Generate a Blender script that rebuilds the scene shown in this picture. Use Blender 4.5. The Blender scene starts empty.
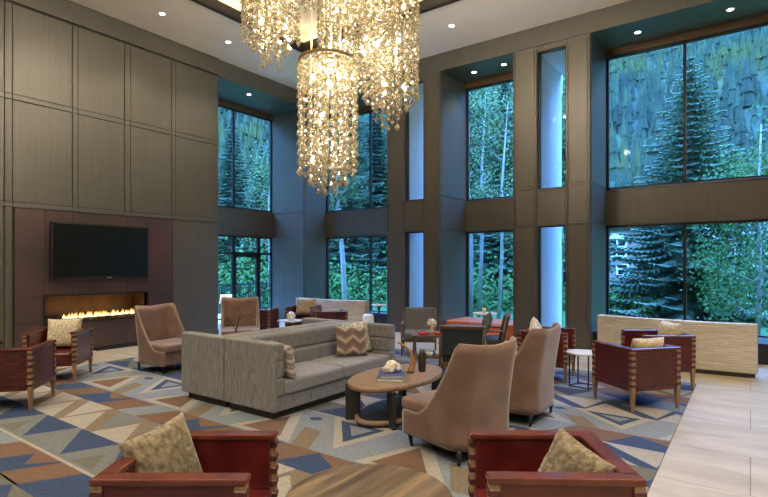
import bpy, bmesh, math, random
from mathutils import Vector, Matrix
random.seed(7)
SC = bpy.context.scene
COL = SC.collection
PI = math.pi
def R(d): return math.radians(d)

# ------------------------------------------------------------ materials
def new_mat(name):
    m = bpy.data.materials.new(name); m.use_nodes = True
    nt = m.node_tree; b = nt.nodes['Principled BSDF']
    return m, nt, b
def N(nt, t, **kw):
    n = nt.nodes.new(t)
    for k, v in kw.items():
        if k in n.inputs.keys(): n.inputs[k].default_value = v
        else: setattr(n, k, v)
    return n
def mapping(nt, scale=(1,1,1), coord='Object', rot=(0,0,0)):
    tc = N(nt, 'ShaderNodeTexCoord'); mp = N(nt, 'ShaderNodeMapping')
    mp.inputs['Scale'].default_value = scale; mp.inputs['Rotation'].default_value = rot
    nt.links.new(tc.outputs[coord], mp.inputs['Vector']); return mp
def ramp(nt, fac, stops):
    r = N(nt, 'ShaderNodeValToRGB'); e = r.color_ramp.elements
    while len(e) < len(stops): e.new(.5)
    for i, (p, c) in enumerate(stops):
        e[i].position = p; e[i].color = (*c, 1)
    nt.links.new(fac, r.inputs[0]); return r
def bump(nt, b, h, s=.3, d=.01):
    bp = N(nt, 'ShaderNodeBump'); bp.inputs['Strength'].default_value = s; bp.inputs['Distance'].default_value = d
    nt.links.new(h, bp.inputs['Height']); nt.links.new(bp.outputs[0], b.inputs['Normal'])
def noisy(name, c1, c2, scale=(1,1,1), ns=5, rough=.6, spec=.5, bs=.2, bd=.005, detail=4, sheen=0, p=(.35,.65), coat=0):
    m, nt, b = new_mat(name)
    mp = mapping(nt, scale); n = N(nt, 'ShaderNodeTexNoise', Scale=ns, Detail=detail)
    nt.links.new(mp.outputs[0], n.inputs['Vector'])
    r = ramp(nt, n.outputs['Fac'], [(p[0], c1), (p[1], c2)])
    nt.links.new(r.outputs[0], b.inputs['Base Color'])
    b.inputs['Roughness'].default_value = rough; b.inputs['Specular IOR Level'].default_value = spec
    if sheen:
        b.inputs['Sheen Weight'].default_value = sheen; b.inputs['Sheen Roughness'].default_value = .4
    if coat: b.inputs['Coat Weight'].default_value = coat
    if bs: bump(nt, b, n.outputs['Fac'], bs, bd)
    return m
def plain(name, c, rough=.5, metal=0, spec=.5):
    m, nt, b = new_mat(name)
    mp = mapping(nt, (1,1,1)); n = N(nt, 'ShaderNodeTexNoise', Scale=30, Detail=2)
    nt.links.new(mp.outputs[0], n.inputs['Vector'])
    r = ramp(nt, n.outputs['Fac'], [(.3, tuple(x*.93 for x in c)), (.7, tuple(min(1,x*1.05) for x in c))])
    nt.links.new(r.outputs[0], b.inputs['Base Color'])
    b.inputs['Roughness'].default_value = rough; b.inputs['Metallic'].default_value = metal
    b.inputs['Specular IOR Level'].default_value = spec
    return m
def emit(name, c, s):
    m = bpy.data.materials.new(name); m.use_nodes = True; nt = m.node_tree
    nt.nodes.clear(); o = N(nt, 'ShaderNodeOutputMaterial'); e = N(nt, 'ShaderNodeEmission')
    e.inputs[0].default_value = (*c, 1); e.inputs[1].default_value = s
    nt.links.new(e.outputs[0], o.inputs[0]); return m

M = {}
def panel_mat(name, c1, c2, rough=.42):
    # dark stained veneer with fine vertical grain crossed by a faint linen weave
    m, nt, b = new_mat(name)
    mp = mapping(nt, (55, 55, .9)); n = N(nt, 'ShaderNodeTexNoise', Scale=1.0, Detail=4)
    nt.links.new(mp.outputs[0], n.inputs['Vector'])
    mp2 = mapping(nt, (2, 2, 90)); n2 = N(nt, 'ShaderNodeTexNoise', Scale=1.0, Detail=2)
    nt.links.new(mp2.outputs[0], n2.inputs['Vector'])
    mp3 = mapping(nt, (1, 1, 1)); n3 = N(nt, 'ShaderNodeTexNoise', Scale=.6, Detail=2)
    nt.links.new(mp3.outputs[0], n3.inputs['Vector'])
    a = N(nt, 'ShaderNodeMath', operation='MULTIPLY_ADD'); a.inputs[1].default_value = .55
    nt.links.new(n.outputs['Fac'], a.inputs[0])
    a2 = N(nt, 'ShaderNodeMath', operation='MULTIPLY'); a2.inputs[1].default_value = .2
    nt.links.new(n2.outputs['Fac'], a2.inputs[0]); nt.links.new(a2.outputs[0], a.inputs[2])
    a3 = N(nt, 'ShaderNodeMath', operation='MULTIPLY_ADD'); a3.inputs[1].default_value = .25
    nt.links.new(n3.outputs['Fac'], a3.inputs[0]); nt.links.new(a.outputs[0], a3.inputs[2])
    r = ramp(nt, a3.outputs[0], [(.38, c1), (.62, c2)])
    nt.links.new(r.outputs[0], b.inputs['Base Color']); b.inputs['Roughness'].default_value = rough; b.inputs['Specular IOR Level'].default_value = .8
    bump(nt, b, a.outputs[0], .12, .0015); return m
M['panel'] = panel_mat('veneer', (.060,.058,.046), (.090,.087,.071))
M['panel_warm'] = panel_mat('veneer_warm', (.048,.043,.032), (.078,.070,.053))
M['groove'] = plain('groove', (.03,.027,.022), .7)
M['metal_panel'] = noisy('fire_surround', (.045,.032,.031), (.082,.043,.044), (1,1,1), 1.3, .38, .6, .05)
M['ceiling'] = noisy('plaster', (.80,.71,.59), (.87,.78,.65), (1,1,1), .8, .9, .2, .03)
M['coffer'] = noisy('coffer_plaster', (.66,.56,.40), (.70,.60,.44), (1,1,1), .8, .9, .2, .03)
M['frame'] = plain('dark_bronze', (.018,.017,.017), .45, .3)
M['bronze_head'] = plain('brown_head', (.10,.062,.030), .5)
M['stucco'] = noisy('stucco', (.70,.70,.68), (.76,.76,.74), (1,1,1), 8, .9, .2, .1)
M['black'] = plain('black', (.012,.012,.013), .4)
M['firebox'] = noisy('firebox', (.05,.032,.02), (.08,.05,.03), (1,1,1), 4, .55, .4, 0)
M['leather'] = noisy('oxblood_leather', (.060,.006,.006), (.098,.011,.010), (1,1,1), 7, .30, .5, .12, .003, coat=.15)
M['rail'] = noisy('oxblood_rail', (.085,.018,.012), (.13,.032,.020), (1,1,1), 7, .26, .5, .1, .003, coat=.2)
M['leather_dark'] = noisy('leather_strap', (.05,.015,.012), (.09,.022,.018), (1,1,1), 30, .45, .5, .1)
M['chair_wood'] = noisy('chair_wood', (.20,.11,.052), (.34,.20,.10), (12,12,1.5), 3, .4, .5, .05)
M['velvet'] = noisy('taupe_velvet', (.135,.078,.054), (.20,.120,.085), (1,1,1), 3, .62, .35, .1, .004, sheen=.5)
M['velvet_gold'] = noisy('taupe_velvet_seam', (.30,.20,.12), (.38,.26,.17), (1,1,1), 3, .6, .4, .1, .004, sheen=.5)
M['fur'] = noisy('beige_fur', (.21,.165,.10), (.44,.37,.25), (1,1,.7), 38, .9, .2, .9, .02, 8, sheen=.6)
M['fur_dark'] = noisy('olive_fur', (.12,.095,.055), (.27,.215,.135), (1,1,.7), 38, .9, .2, .9, .02, 8, sheen=.5)
M['fur_cream'] = noisy('cream_fur', (.40,.33,.21), (.66,.57,.40), (1,1,.7), 36, .9, .2, .9, .02, 8, sheen=.6)
M['cream_print'] = noisy('cream_print', (.30,.28,.22), (.55,.52,.42), (1,1,1), 22, .85, .2, .2, .004, 3, p=(.46,.54))
M['shell'] = noisy('white_coral', (.52,.44,.30), (.82,.78,.68), (1,1,1), 25, .6, .5, .6, .01)
M['seat_wood'] = noisy('table_wood', (.19,.115,.062), (.33,.215,.125), (1.2,14,6), 2.6, .34, .5, .05)
M['bronze_leg'] = plain('bronze_leg', (.055,.042,.030), .35, .5)
M['table_leg'] = plain('blackened_wood', (.028,.024,.020), .45)
M['white_top'] = plain('white_marble', (.72,.70,.66), .25)
M['white'] = plain('white_gloss', (.75,.77,.80), .4)
M['grey_uph'] = noisy('grey_upholstery', (.095,.10,.10), (.15,.155,.155), (1,1,1), 60, .85, .3, .2, .002)
M['char_uph'] = noisy('charcoal_upholstery', (.020,.027,.030), (.034,.042,.046), (1,1,1), 60, .6, .4, .1, .002)
M['walnut'] = noisy('walnut', (.085,.045,.024), (.15,.082,.045), (8,8,1), 3, .4, .5, .05)
M['horn'] = noisy('horn_wood', (.24,.12,.045), (.40,.21,.09), (6,6,1), 4, .35, .5, .1)
M['orange'] = noisy('orange_leather', (.50,.115,.03), (.62,.17,.05), (1,1,1), 6, .35, .5, .08)
M['red_glass'] = plain('red_lacquer', (.55,.04,.02), .2)
M['green_book'] = plain('green_cover', (.05,.13,.10), .5)
M['blue_book'] = plain('blue_cover', (.09,.10,.30), .4)
M['paper'] = plain('paper', (.62,.60,.55), .8)
M['candle'] = plain('amber_glass', (.75,.55,.35), .25)
M['brick_light'] = plain('plinth', (.05,.04,.032), .6)
M['bark'] = noisy('bark', (.06,.045,.035), (.11,.085,.06), (4,4,1), 5, .9, .2, .3)
M['birch_bark'] = noisy('birch_bark', (.08,.08,.07), (.22,.235,.22), (2,2,9), 3, .8, .3, .1, p=(.3,.42))
M['sofa_dark'] = plain('sofa_plinth', (.03,.022,.017), .6)

def grain_fabric(name, c1, c2, scale, ns, rough=.85):
    return noisy(name, c1, c2, scale, ns, rough, .25, .3, .004, 5, sheen=.25)
M['sofa'] = grain_fabric('grey_strie_fabric', (.125,.122,.114), (.255,.250,.238), (38,38,3), 3)
M['sofa_seat'] = grain_fabric('grey_strie_seat', (.15,.148,.142), (.29,.285,.275), (38,5,38), 3)

def mat_glass():
    m = bpy.data.materials.new('window_glass'); m.use_nodes = True; nt = m.node_tree; nt.nodes.clear()
    o = N(nt, 'ShaderNodeOutputMaterial'); t = N(nt, 'ShaderNodeBsdfTransparent'); g = N(nt, 'ShaderNodeBsdfGlossy')
    t.inputs[0].default_value = (.84,.93,.97,1); g.inputs['Roughness'].default_value = .02
    mx = N(nt, 'ShaderNodeMixShader'); fr = N(nt, 'ShaderNodeFresnel'); fr.inputs[0].default_value = 1.18
    hf = N(nt, 'ShaderNodeMath', operation='MULTIPLY'); hf.inputs[1].default_value = .5; nt.links.new(fr.outputs[0], hf.inputs[0]); nt.links.new(hf.outputs[0], mx.inputs[0]); nt.links.new(t.outputs[0], mx.inputs[1]); nt.links.new(g.outputs[0], mx.inputs[2])
    nt.links.new(mx.outputs[0], o.inputs[0]); return m
M['glass'] = mat_glass()
def mat_crystal():
    m = bpy.data.materials.new('champagne_crystal'); m.use_nodes = True; nt = m.node_tree; nt.nodes.clear()
    o = N(nt, 'ShaderNodeOutputMaterial')
    t = N(nt, 'ShaderNodeBsdfTransparent'); t.inputs[0].default_value = (.97,.92,.80,1)
    g = N(nt, 'ShaderNodeBsdfGlossy'); g.inputs['Roughness'].default_value = .12; g.inputs[0].default_value = (1,.96,.86,1)
    l = N(nt, 'ShaderNodeBsdfTranslucent'); l.inputs[0].default_value = (.50,.45,.33,1)
    a = N(nt, 'ShaderNodeMixShader'); a.inputs[0].default_value = .50
    c = N(nt, 'ShaderNodeMixShader'); c.inputs[0].default_value = .40
    nt.links.new(t.outputs[0], a.inputs[1]); nt.links.new(l.outputs[0], a.inputs[2])
    nt.links.new(a.outputs[0], c.inputs[1]); nt.links.new(g.outputs[0], c.inputs[2])
    nt.links.new(c.outputs[0], o.inputs[0]); return m
M['crystal'] = mat_crystal()
M['gold'] = plain('champagne_metal', (.42,.32,.18), .3, .9)
M['bulb'] = emit('lamp_bulb', (1,.93,.78), 14)
M['downlight'] = emit('downlight_lens', (1,.90,.72), 22)
M['screen'] = plain('tv_screen', (.006,.008,.008), .22)

def mat_flame():
    m = bpy.data.materials.new('flame'); m.use_nodes = True; nt = m.node_tree; nt.nodes.clear()
    o = N(nt, 'ShaderNodeOutputMaterial'); e = N(nt, 'ShaderNodeEmission')
    mp = mapping(nt, (1,1,1), 'Generated'); s = N(nt, 'ShaderNodeSeparateXYZ'); nt.links.new(mp.outputs[0], s.inputs[0])
    r = ramp(nt, s.outputs['Z'], [(0, (1,.80,.45)), (.5, (1,.55,.16)), (1, (.7,.16,.02))])
    nt.links.new(r.outputs[0], e.inputs[0]); e.inputs[1].default_value = 2.6
    t = N(nt, 'ShaderNodeBsdfTransparent'); mx = N(nt, 'ShaderNodeMixShader'); mx.inputs[0].default_value = .55
    nt.links.new(t.outputs[0], mx.inputs[1]); nt.links.new(e.outputs[0], mx.inputs[2])
    nt.links.new(mx.outputs[0], o.inputs[0]); return m
M['flame'] = mat_flame()

def mat_weave():
    # basket-woven leather: brick cells with alternating tone and rounded bump
    m, nt, b = new_mat('woven_leather')
    mp = mapping(nt, (1,1,1), 'Object', (R(90),0,0))
    br = N(nt, 'ShaderNodeTexBrick'); br.offset = .5
    br.inputs['Scale'].default_value = 1; br.inputs['Brick Width'].default_value = .09; br.inputs['Row Height'].default_value = .042
    br.inputs['Mortar Size'].default_value = .004; br.inputs['Color1'].default_value = (.105,.018,.013,1); br.inputs['Color2'].default_value = (.06,.010,.008,1)
    br.inputs['Mortar'].default_value = (.015,.004,.003,1); br.inputs['Mortar Smooth'].default_value = .6
    nt.links.new(mp.outputs[0], br.inputs['Vector']); nt.links.new(br.outputs['Color'], b.inputs['Base Color'])
    b.inputs['Roughness'].default_value = .36
    iv = N(nt, 'ShaderNodeMath', operation='SUBTRACT'); iv.inputs[0].default_value = 1
    nt.links.new(br.outputs['Fac'], iv.inputs[1]); bump(nt, b, iv.outputs[0], .8, .006); return m
M['weave'] = mat_weave()
def mat_chevron(name, cols, sx, sz, k):
    # zigzag bands of soft colours
    m, nt, b = new_mat(name)
    tc = N(nt, 'ShaderNodeTexCoord'); s = N(nt, 'ShaderNodeSeparateXYZ'); nt.links.new(tc.outputs['Object'], s.inputs[0])
    pp = N(nt, 'ShaderNodeMath', operation='PINGPONG'); pp.inputs[1].default_value = sx
    nt.links.new(s.outputs['X'], pp.inputs[0])
    ma = N(nt, 'ShaderNodeMath', operation='MULTIPLY_ADD'); ma.inputs[1].default_value = k
    nt.links.new(pp.outputs[0], ma.inputs[0]); nt.links.new(s.outputs['Z'], ma.inputs[2])
    n = N(nt, 'ShaderNodeTexNoise', Scale=45, Detail=3)
    ad = N(nt, 'ShaderNodeMath', operation='MULTIPLY_ADD'); ad.inputs[1].default_value = .02
    nt.links.new(n.outputs['Fac'], ad.inputs[0]); nt.links.new(ma.outputs[0], ad.inputs[2])
    dv = N(nt, 'ShaderNodeMath', operation='DIVIDE'); dv.inputs[1].default_value = sz; nt.links.new(ad.outputs[0], dv.inputs[0])
    fr = N(nt, 'ShaderNodeMath', operation='FRACT'); nt.links.new(dv.outputs[0], fr.inputs[0])
    st = [(i/len(cols), c) for i, c in enumerate(cols)]
    r = ramp(nt, fr.outputs[0], st); r.color_ramp.interpolation = 'LINEAR'
    nt.links.new(r.outputs[0], b.inputs['Base Color']); b.inputs['Roughness'].default_value = .85
    b.inputs['Sheen Weight'].default_value = .3; bump(nt, b, n.outputs['Fac'], .3, .004); return m
M['chevron'] = mat_chevron('chevron_weave', [(.10,.065,.045), (.14,.09,.06), (.46,.36,.26), (.24,.14,.10), (.12,.08,.06)], .11, .17, .75)
M['ikat'] = mat_chevron('ikat_weave', [(.42,.36,.31), (.16,.12,.11), (.40,.30,.26), (.62,.58,.52), (.25,.19,.17)], .07, .12, .9)

def mat_stone():
    m, nt, b = new_mat('limestone_floor')
    mp = mapping(nt, (1,1,1), 'Object')
    n = N(nt, 'ShaderNodeTexNoise', Scale=.9, Detail=7); n.inputs['Distortion'].default_value = 1.4
    mp2 = mapping(nt, (1,3.2,1)); nt.links.new(mp2.outputs[0], n.inputs['Vector'])
    r = ramp(nt, n.outputs['Fac'], [(.3, (.36,.295,.195)), (.5, (.445,.375,.265)), (.7, (.51,.45,.335))])
    br = N(nt, 'ShaderNodeTexBrick'); br.offset = .37
    br.inputs['Scale'].default_value = 1; br.inputs['Brick Width'].default_value = 1.9; br.inputs['Row Height'].default_value = .95
    br.inputs['Mortar Size'].default_value = .005; br.inputs['Mortar Smooth'].default_value = .3
    nt.links.new(mp.outputs[0], br.inputs['Vector'])
    br.inputs['Color1'].default_value = (1,1,1,1); br.inputs['Color2'].default_value = (.90,.89,.87,1); br.inputs['Mortar'].default_value = (.42,.38,.33,1)
    mx = N(nt, 'ShaderNodeMix', data_type='RGBA', blend_type='MULTIPLY'); mx.inputs[0].default_value = 1
    nt.links.new(r.outputs[0], mx.inputs[6]); nt.links.new(br.outputs['Color'], mx.inputs[7])
    nt.links.new(mx.outputs[2], b.inputs['Base Color']); b.inputs['Roughness'].default_value = .30; b.inputs['Specular IOR Level'].default_value = .3
    return m
M['stone'] = mat_stone()
def mat_strata():
    m, nt, b = new_mat('split_travertine')
    mp = mapping(nt, (2.5,2.5,34)); n = N(nt, 'ShaderNodeTexNoise', Scale=1.6, Detail=5); nt.links.new(mp.outputs[0], n.inputs['Vector'])
    r = ramp(nt, n.outputs['Fac'], [(.3, (.47,.41,.33)), (.65, (.66,.60,.51))])
    mp2 = mapping(nt, (1,1,1), 'Object', (R(90),0,0)); br = N(nt, 'ShaderNodeTexBrick')
    br.inputs['Scale'].default_value = 1; br.inputs['Brick Width'].default_value = .42; br.inputs['Row Height'].default_value = .042; br.inputs['Mortar Size'].default_value = .002
    br.inputs['Color1'].default_value = (1,1,1,1); br.inputs['Color2'].default_value = (.86,.84,.82,1); br.inputs['Mortar'].default_value = (.6,.57,.53,1)
    nt.links.new(mp2.outputs[0], br.inputs['Vector'])
    mx = N(nt, 'ShaderNodeMix', data_type='RGBA', blend_type='MULTIPLY'); mx.inputs[0].default_value = 1
    nt.links.new(r.outputs[0], mx.inputs[6]); nt.links.new(br.outputs['Color'], mx.inputs[7])
    nt.links.new(mx.outputs[2], b.inputs['Base Color']); b.inputs['Roughness'].default_value = .8
    bump(nt, b, n.outputs['Fac'], .5, .008); return m
M['strata'] = mat_strata()
def mat_wood_stripes():
    m, nt, b = new_mat('zebrano_top')
    mp = mapping(nt, (13,1.2,1), 'Object', (0,0,R(-32))); n = N(nt, 'ShaderNodeTexNoise', Scale=1, Detail=5); n.inputs['Distortion'].default_value = .5
    nt.links.new(mp.outputs[0], n.inputs['Vector'])
    r = ramp(nt, n.outputs['Fac'], [(.32, (.05,.032,.02)), (.46, (.10,.066,.038)), (.56, (.13,.098,.06)), (.68, (.23,.15,.08))])
    nt.links.new(r.outputs[0], b.inputs['Base Color']); b.inputs['Roughness'].default_value = .3
    return m
M['zebra'] = mat_wood_stripes()
def carpet_mat(name, c):
    c = tuple(x*.72 for x in c); g_ = sum(c)/3; c = tuple(x*.85+g_*.15 for x in c); d = tuple(x*.74 for x in c)
    return noisy(name, d, c, (1,1,1), 55, .95, .1, .5, .004, 3)
CARPET = [('c_grey', (.22,.235,.235)), ('c_cream', (.47,.43,.37)), ('c_blue', (.050,.088,.19)), ('c_rust', (.24,.135,.085)),
          ('c_tan', (.27,.205,.135)), ('c_sky', (.27,.315,.36)), ('c_olive', (.185,.185,.15))]
for n_, c_ in CARPET: M[n_] = carpet_mat(n_, c_)

def leaf_mat(name, c1, c2, s=.35):
    m, nt, b = new_mat(name)
    mp = mapping(nt, (1,1,1), 'Object'); n = N(nt, 'ShaderNodeTexNoise', Scale=s, Detail=5)
    nt.links.new(mp.outputs[0], n.inputs['Vector'])
    r = ramp(nt, n.outputs['Fac'], [(.35, c1), (.65, c2)])
    nt.links.new(r.outputs[0], b.inputs['Base Color']); b.inputs['Roughness'].default_value = .8; b.inputs['Specular IOR Level'].default_value = .15
    return m
M['spruce'] = leaf_mat('spruce_needles', (.040,.076,.052), (.085,.140,.088), 3)
M['leaf'] = leaf_mat('aspen_leaves', (.022,.072,.018), (.048,.115,.028), 1.5)
M['leaf_pale'] = leaf_mat('birch_leaves', (.045,.095,.038), (.11,.165,.065), 1.5)
M['grass'] = leaf_mat('lawn', (.018,.075,.02), (.032,.10,.028), .8)
def mat_forest():
    m, nt, b = new_mat('hill_forest')
    mp = mapping(nt, (1,1,1), 'Object'); n = N(nt, 'ShaderNodeTexNoise', Scale=.075, Detail=5)
    nt.links.new(mp.outputs[0], n.inputs['Vector'])
    n2 = N(nt, 'ShaderNodeTexNoise', Scale=.6, Detail=4); nt.links.new(mp.outputs[0], n2.inputs['Vector'])
    r = ramp(nt, n.outputs['Fac'], [(.38, (.034,.054,.040)), (.50, (.046,.075,.046)), (.60, (.075,.092,.032)), (.7, (.042,.066,.038))])
    r2 = ramp(nt, n2.outputs['Fac'], [(.3, (.72,.75,.78)), (.7, (1.0,1.0,1.0))])  # narrow, bluish tone range put into the colour in place of haze
    mx = N(nt, 'ShaderNodeMix', data_type='RGBA', blend_type='MULTIPLY'); mx.inputs[0].default_value = 1
    nt.links.new(r.outputs[0], mx.inputs[6]); nt.links.new(r2.outputs[0], mx.inputs[7]); nt.links.new(mx.outputs[2], b.inputs['Base Color'])
    b.inputs['Roughness'].default_value = .9; b.inputs['Specular IOR Level'].default_value = .1
    return m
M['forest'] = mat_forest()
def mat_masonry():
    m, nt, b = new_mat('rubble_stone')
    mp = mapping(nt, (1,1,1), 'Object', (R(90),0,0)); br = N(nt, 'ShaderNodeTexBrick')
    br.inputs['Scale'].default_value = 1; br.inputs['Brick Width'].default_value = .6; br.inputs['Row Height'].default_value = .28; br.inputs['Mortar Size'].default_value = .03
    br.inputs['Color1'].default_value = (.15,.115,.095,1); br.inputs['Color2'].default_value = (.21,.165,.14,1); br.inputs['Mortar'].default_value = (.2,.19,.18,1)
    nt.links.new(mp.outputs[0], br.inputs['Vector']); nt.links.new(br.outputs['Color'], b.inputs['Base Color']); b.inputs['Roughness'].default_value = .9
    return m
M['masonry'] = mat_masonry()
M['siding'] = plain('pale_siding', (.20,.20,.195), .8)
M['roof'] = plain('slate_roof', (.05,.055,.06), .8)

# ------------------------------------------------------------ mesh helpers
def box(bm, x0, x1, y0, y1, z0, z1, bev=0, mi=0, seg=2, mat=None):
    vs = [bm.verts.new((x, y, z)) for x in (x0,x1) for y in (y0,y1) for z in (z0,z1)]
    idx = [(0,1,3,2),(4,6,7,5),(0,4,5,1),(2,3,7,6),(0,2,6,4),(1,5,7,3)]
    fs = [bm.faces.new([vs[i] for i in f]) for f in idx]
    for f in fs: f.material_index = mi
    if mat is not None: bmesh.ops.transform(bm, matrix=mat, verts=vs)
    if bev > 0:
        es = list({e for f in fs for e in f.edges})
        r = bmesh.ops.bevel(bm, geom=es, offset=bev, segments=seg, profile=.5, affect='EDGES')
        for f in r['faces']: f.material_index = mi; 
def cyl(bm, p0, p1, r0, r1=None, n=16, mi=0, cap=True):
    r1 = r0 if r1 is None else r1
    p0 = Vector(p0); p1 = Vector(p1); d = (p1-p0).normalized()
    a = d.orthogonal().normalized(); b = d.cross(a)
    A = [bm.verts.new(p0 + (a*math.cos(2*PI*i/n) + b*math.sin(2*PI*i/n))*r0) for i in range(n)]
    B = [bm.verts.new(p1 + (a*math.cos(2*PI*i/n) + b*math.sin(2*PI*i/n))*r1) for i in range(n)]
    for i in range(n):
        f = bm.faces.new([A[i], A[(i+1)%n], B[(i+1)%n], B[i]]); f.material_index = mi; f.smooth = True
    if cap:
        bm.faces.new(A[::-1]).material_index = mi; bm.faces.new(B).material_index = mi
def tube(bm, pts, r, n=8, mi=0):
    pts = [Vector(p) for p in pts]; rs = r if isinstance(r, (list, tuple)) else [r]*len(pts)
    rings = []
    for i, p in enumerate(pts):
        d = (pts[min(i+1, len(pts)-1)] - pts[max(i-1, 0)]).normalized()
        up = Vector((0,0,1)) if abs(d.z) < .9 else Vector((1,0,0))
        a = d.cross(up).normalized(); b = d.cross(a)
        rings.append([bm.verts.new(p + (a*math.cos(2*PI*k/n)+b*math.sin(2*PI*k/n))*rs[i]) for k in range(n)])
    for A, B in zip(rings, rings[1:]):
        for k in range(n):
            f = bm.faces.new([A[k], A[(k+1)%n], B[(k+1)%n], B[k]]); f.smooth = True; f.material_index = mi
    bm.faces.new(rings[0][::-1]); bm.faces.new(rings[-1])
def lathe(bm, prof, n=24, c=(0,0,0), mi=0, sx=1, sy=1, cap=True):
    rings = []
    for r, z in prof:
        rings.append([bm.verts.new((c[0]+sx*r*math.cos(2*PI*i/n), c[1]+sy*r*math.sin(2*PI*i/n), c[2]+z)) for i in range(n)])
    for A, B in zip(rings, rings[1:]):
        for i in range(n):
            f = bm.faces.new([A[i], A[(i+1)%n], B[(i+1)%n], B[i]]); f.smooth = True; f.material_index = mi
    if cap: bm.faces.new(rings[0][::-1]).material_index = mi; bm.faces.new(rings[-1]).material_index = mi
def prism(bm, poly, z0, z1, mi=0):
    A = [bm.verts.new((x,y,z0)) for x,y in poly]; B = [bm.verts.new((x,y,z1)) for x,y in poly]
    n = len(poly)
    for i in range(n): bm.faces.new([A[i], A[(i+1)%n], B[(i+1)%n], B[i]]).material_index = mi
    bm.faces.new(A[::-1]).material_index = mi; bm.faces.new(B).material_index = mi
def obj(name, bm, mats, parent=None, kind=None, smooth=False):
    me = bpy.data.meshes.new(name)
    bmesh.ops.recalc_face_normals(bm, faces=bm.faces[:]); bm.to_mesh(me); bm.free()
    for m in (mats if isinstance(mats, (list, tuple)) else [mats]): me.materials.append(m)
    if smooth:
        for p in me.polygons: p.use_smooth = True
    o = bpy.data.objects.new(name, me); COL.objects.link(o)
    if parent: o.parent = parent
    if kind: o['kind'] = kind
    return o
def thing(name, label, cat, loc=(0,0,0), rz=0, group=None):
    o = bpy.data.objects.new(name, None); COL.objects.link(o); o.empty_display_size = .1
    o.location = loc; o.rotation_euler = (0,0,rz); o['label'] = label; o['category'] = cat
    if group: o['group'] = group
    return o
def tag(o, label, cat, group=None):
    o['label'] = label; o['category'] = cat
    if group: o['group'] = group
    return o
KIDS = {}
def copy_tree(o, parent=None):
    c = o.copy(); COL.objects.link(c)
    if parent: c.parent = parent
    for ch in list(o.children): copy_tree(ch, c)
    return c
def dup(o, loc, rz, label, group=None):
    c = copy_tree(o); c.location = loc; c.rotation_euler = (0,0,rz); c['label'] = label
    if group: c['group'] = group
    return c
def B(): return bmesh.new()
def struct(name, bm, m, parent=None): return obj(name, bm, m, parent, None if parent else 'structure')

# ------------------------------------------------------------ room constants (metres)
XL = -10.9        # left wall face
YW = 10.93        # front face of the pilasters of the window wall
YG = 12.40        # glass of the window wall
XG = -12.70       # glass of the left recess
CZ = 6.95; SOF = 6.62; HD = 6.47
SP0, SP1 = 2.64, 3.46     # spandrel between the lower and upper windows
XR, YB = 7.0, -8.0        # unseen right and rear walls

b = B(); box(b, -13.2, XR+.3, YB-.3, YG+.2, -.3, 0); struct('floor', b, M['stone'])

# ceiling with the recessed coffer
cx0, cx1, cy0, cy1 = -8.84, .24, .8, 8.9
b = B()
for (x0,x1,y0,y1) in ((-13.2,cx0,YB-.3,YG+.3),(cx1,XR+.3,YB-.3,YG+.3),(cx0,cx1,YB-.3,cy0),(cx0,cx1,cy1,YG+.3)):
    box(b, x0, x1, y0, y1, CZ, CZ+.45)
box(b, cx0-.3, cx1+.3, cy0-.3, cy1+.3, CZ+.45, CZ+.6)
c_ = struct('ceiling', b, M['ceiling'])
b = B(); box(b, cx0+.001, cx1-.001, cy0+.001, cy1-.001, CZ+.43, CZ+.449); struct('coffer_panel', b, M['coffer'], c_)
b = B(); t = .035
box(b, cx0, cx0+t, cy0, cy1, CZ-.02, CZ+.20); box(b, cx1-t, cx1, cy0, cy1, CZ-.02, CZ+.20)
box(b, cx0, cx1, cy1-t, cy1, CZ-.02, CZ+.20); box(b, cx0, cx1, cy0, cy0+t, CZ-.02, CZ+.20)
for (x0,x1,y0,y1) in ((cx0-.03,cx0+t,cy0-.03,cy1+.03),(cx1-t,cx1+.03,cy0-.03,cy1+.03),(cx0-.03,cx1+.03,cy1-t,cy1+.03),(cx0-.03,cx1+.03,cy0-.03,cy0+t)):
    box(b, x0, x1, y0, y1, CZ-.03, CZ-.001)
struct('trim_1', b, M['frame'])

# panelled surfaces: raised pieces with grooves between, on a plane facing +x or -y
def panels(b, plane, at, us, zs, gap=.012, th=.018, stile=0):
    """us, zs: break lines; raised boxes between them"""
    for u0, u1 in zip(us, us[1:]):
        for z0, z1 in zip(zs, zs[1:]):
            if u1-u0 < .02 or z1-z0 < .02: continue
            g = gap/2; thk = th if (u1-u0 > .2 and z1-z0 > .2) else th*1.5
            if plane == 'x': box(b, at-.002, at+thk, u0+g, u1-g, z0+g, z1-g, .004, 0, 1)
            else: box(b, u0+g, u1-g, at-thk, at+.002, z0+g, z1-g, .004, 0, 1)
# left wall
# the fire surround is cut round the opening of the linear fire
FY0, FY1, FZ0, FZ1 = 4.06, 6.09, .63, 1.15
YE = 7.95
b = B()
box(b, XL-.12, XL, YB, FY0, 0, CZ); box(b, XL-.12, XL, FY1, YE, 0, CZ)
box(b, XL-.12, XL, FY0, FY1, 0, FZ0); box(b, XL-.12, XL, FY0, FY1, FZ1, CZ)
box(b, XL-1.3, XL-.12, 7.7, YE, 0, CZ)
wl = struct('wall_left', b, M['groove'])
def yl(px):   # depth along the left wall of a vertical seen in that direction
    u = (px-384)/508; return XL*(.811+.585*u)/(-.585+.811*u)
VS = []
for a, c in ((4,12),(72,77.5),(124,130),(171,175)): VS += [yl(a), yl(c)]
y0s = [VS[0]-6.1, VS[0]-5.9, VS[0]-4.1, VS[0]-3.95, VS[0]-2.1, VS[0]-1.95]
US = [YB] + y0s + VS + [YE]
US = sorted(set(round(v,3) for v in US))
b = B(); panels(b, 'x', XL, US, [2.80, 2.90, 4.76, 4.86, 6.50]); struct('panelling', b, M['panel'], wl)
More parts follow.
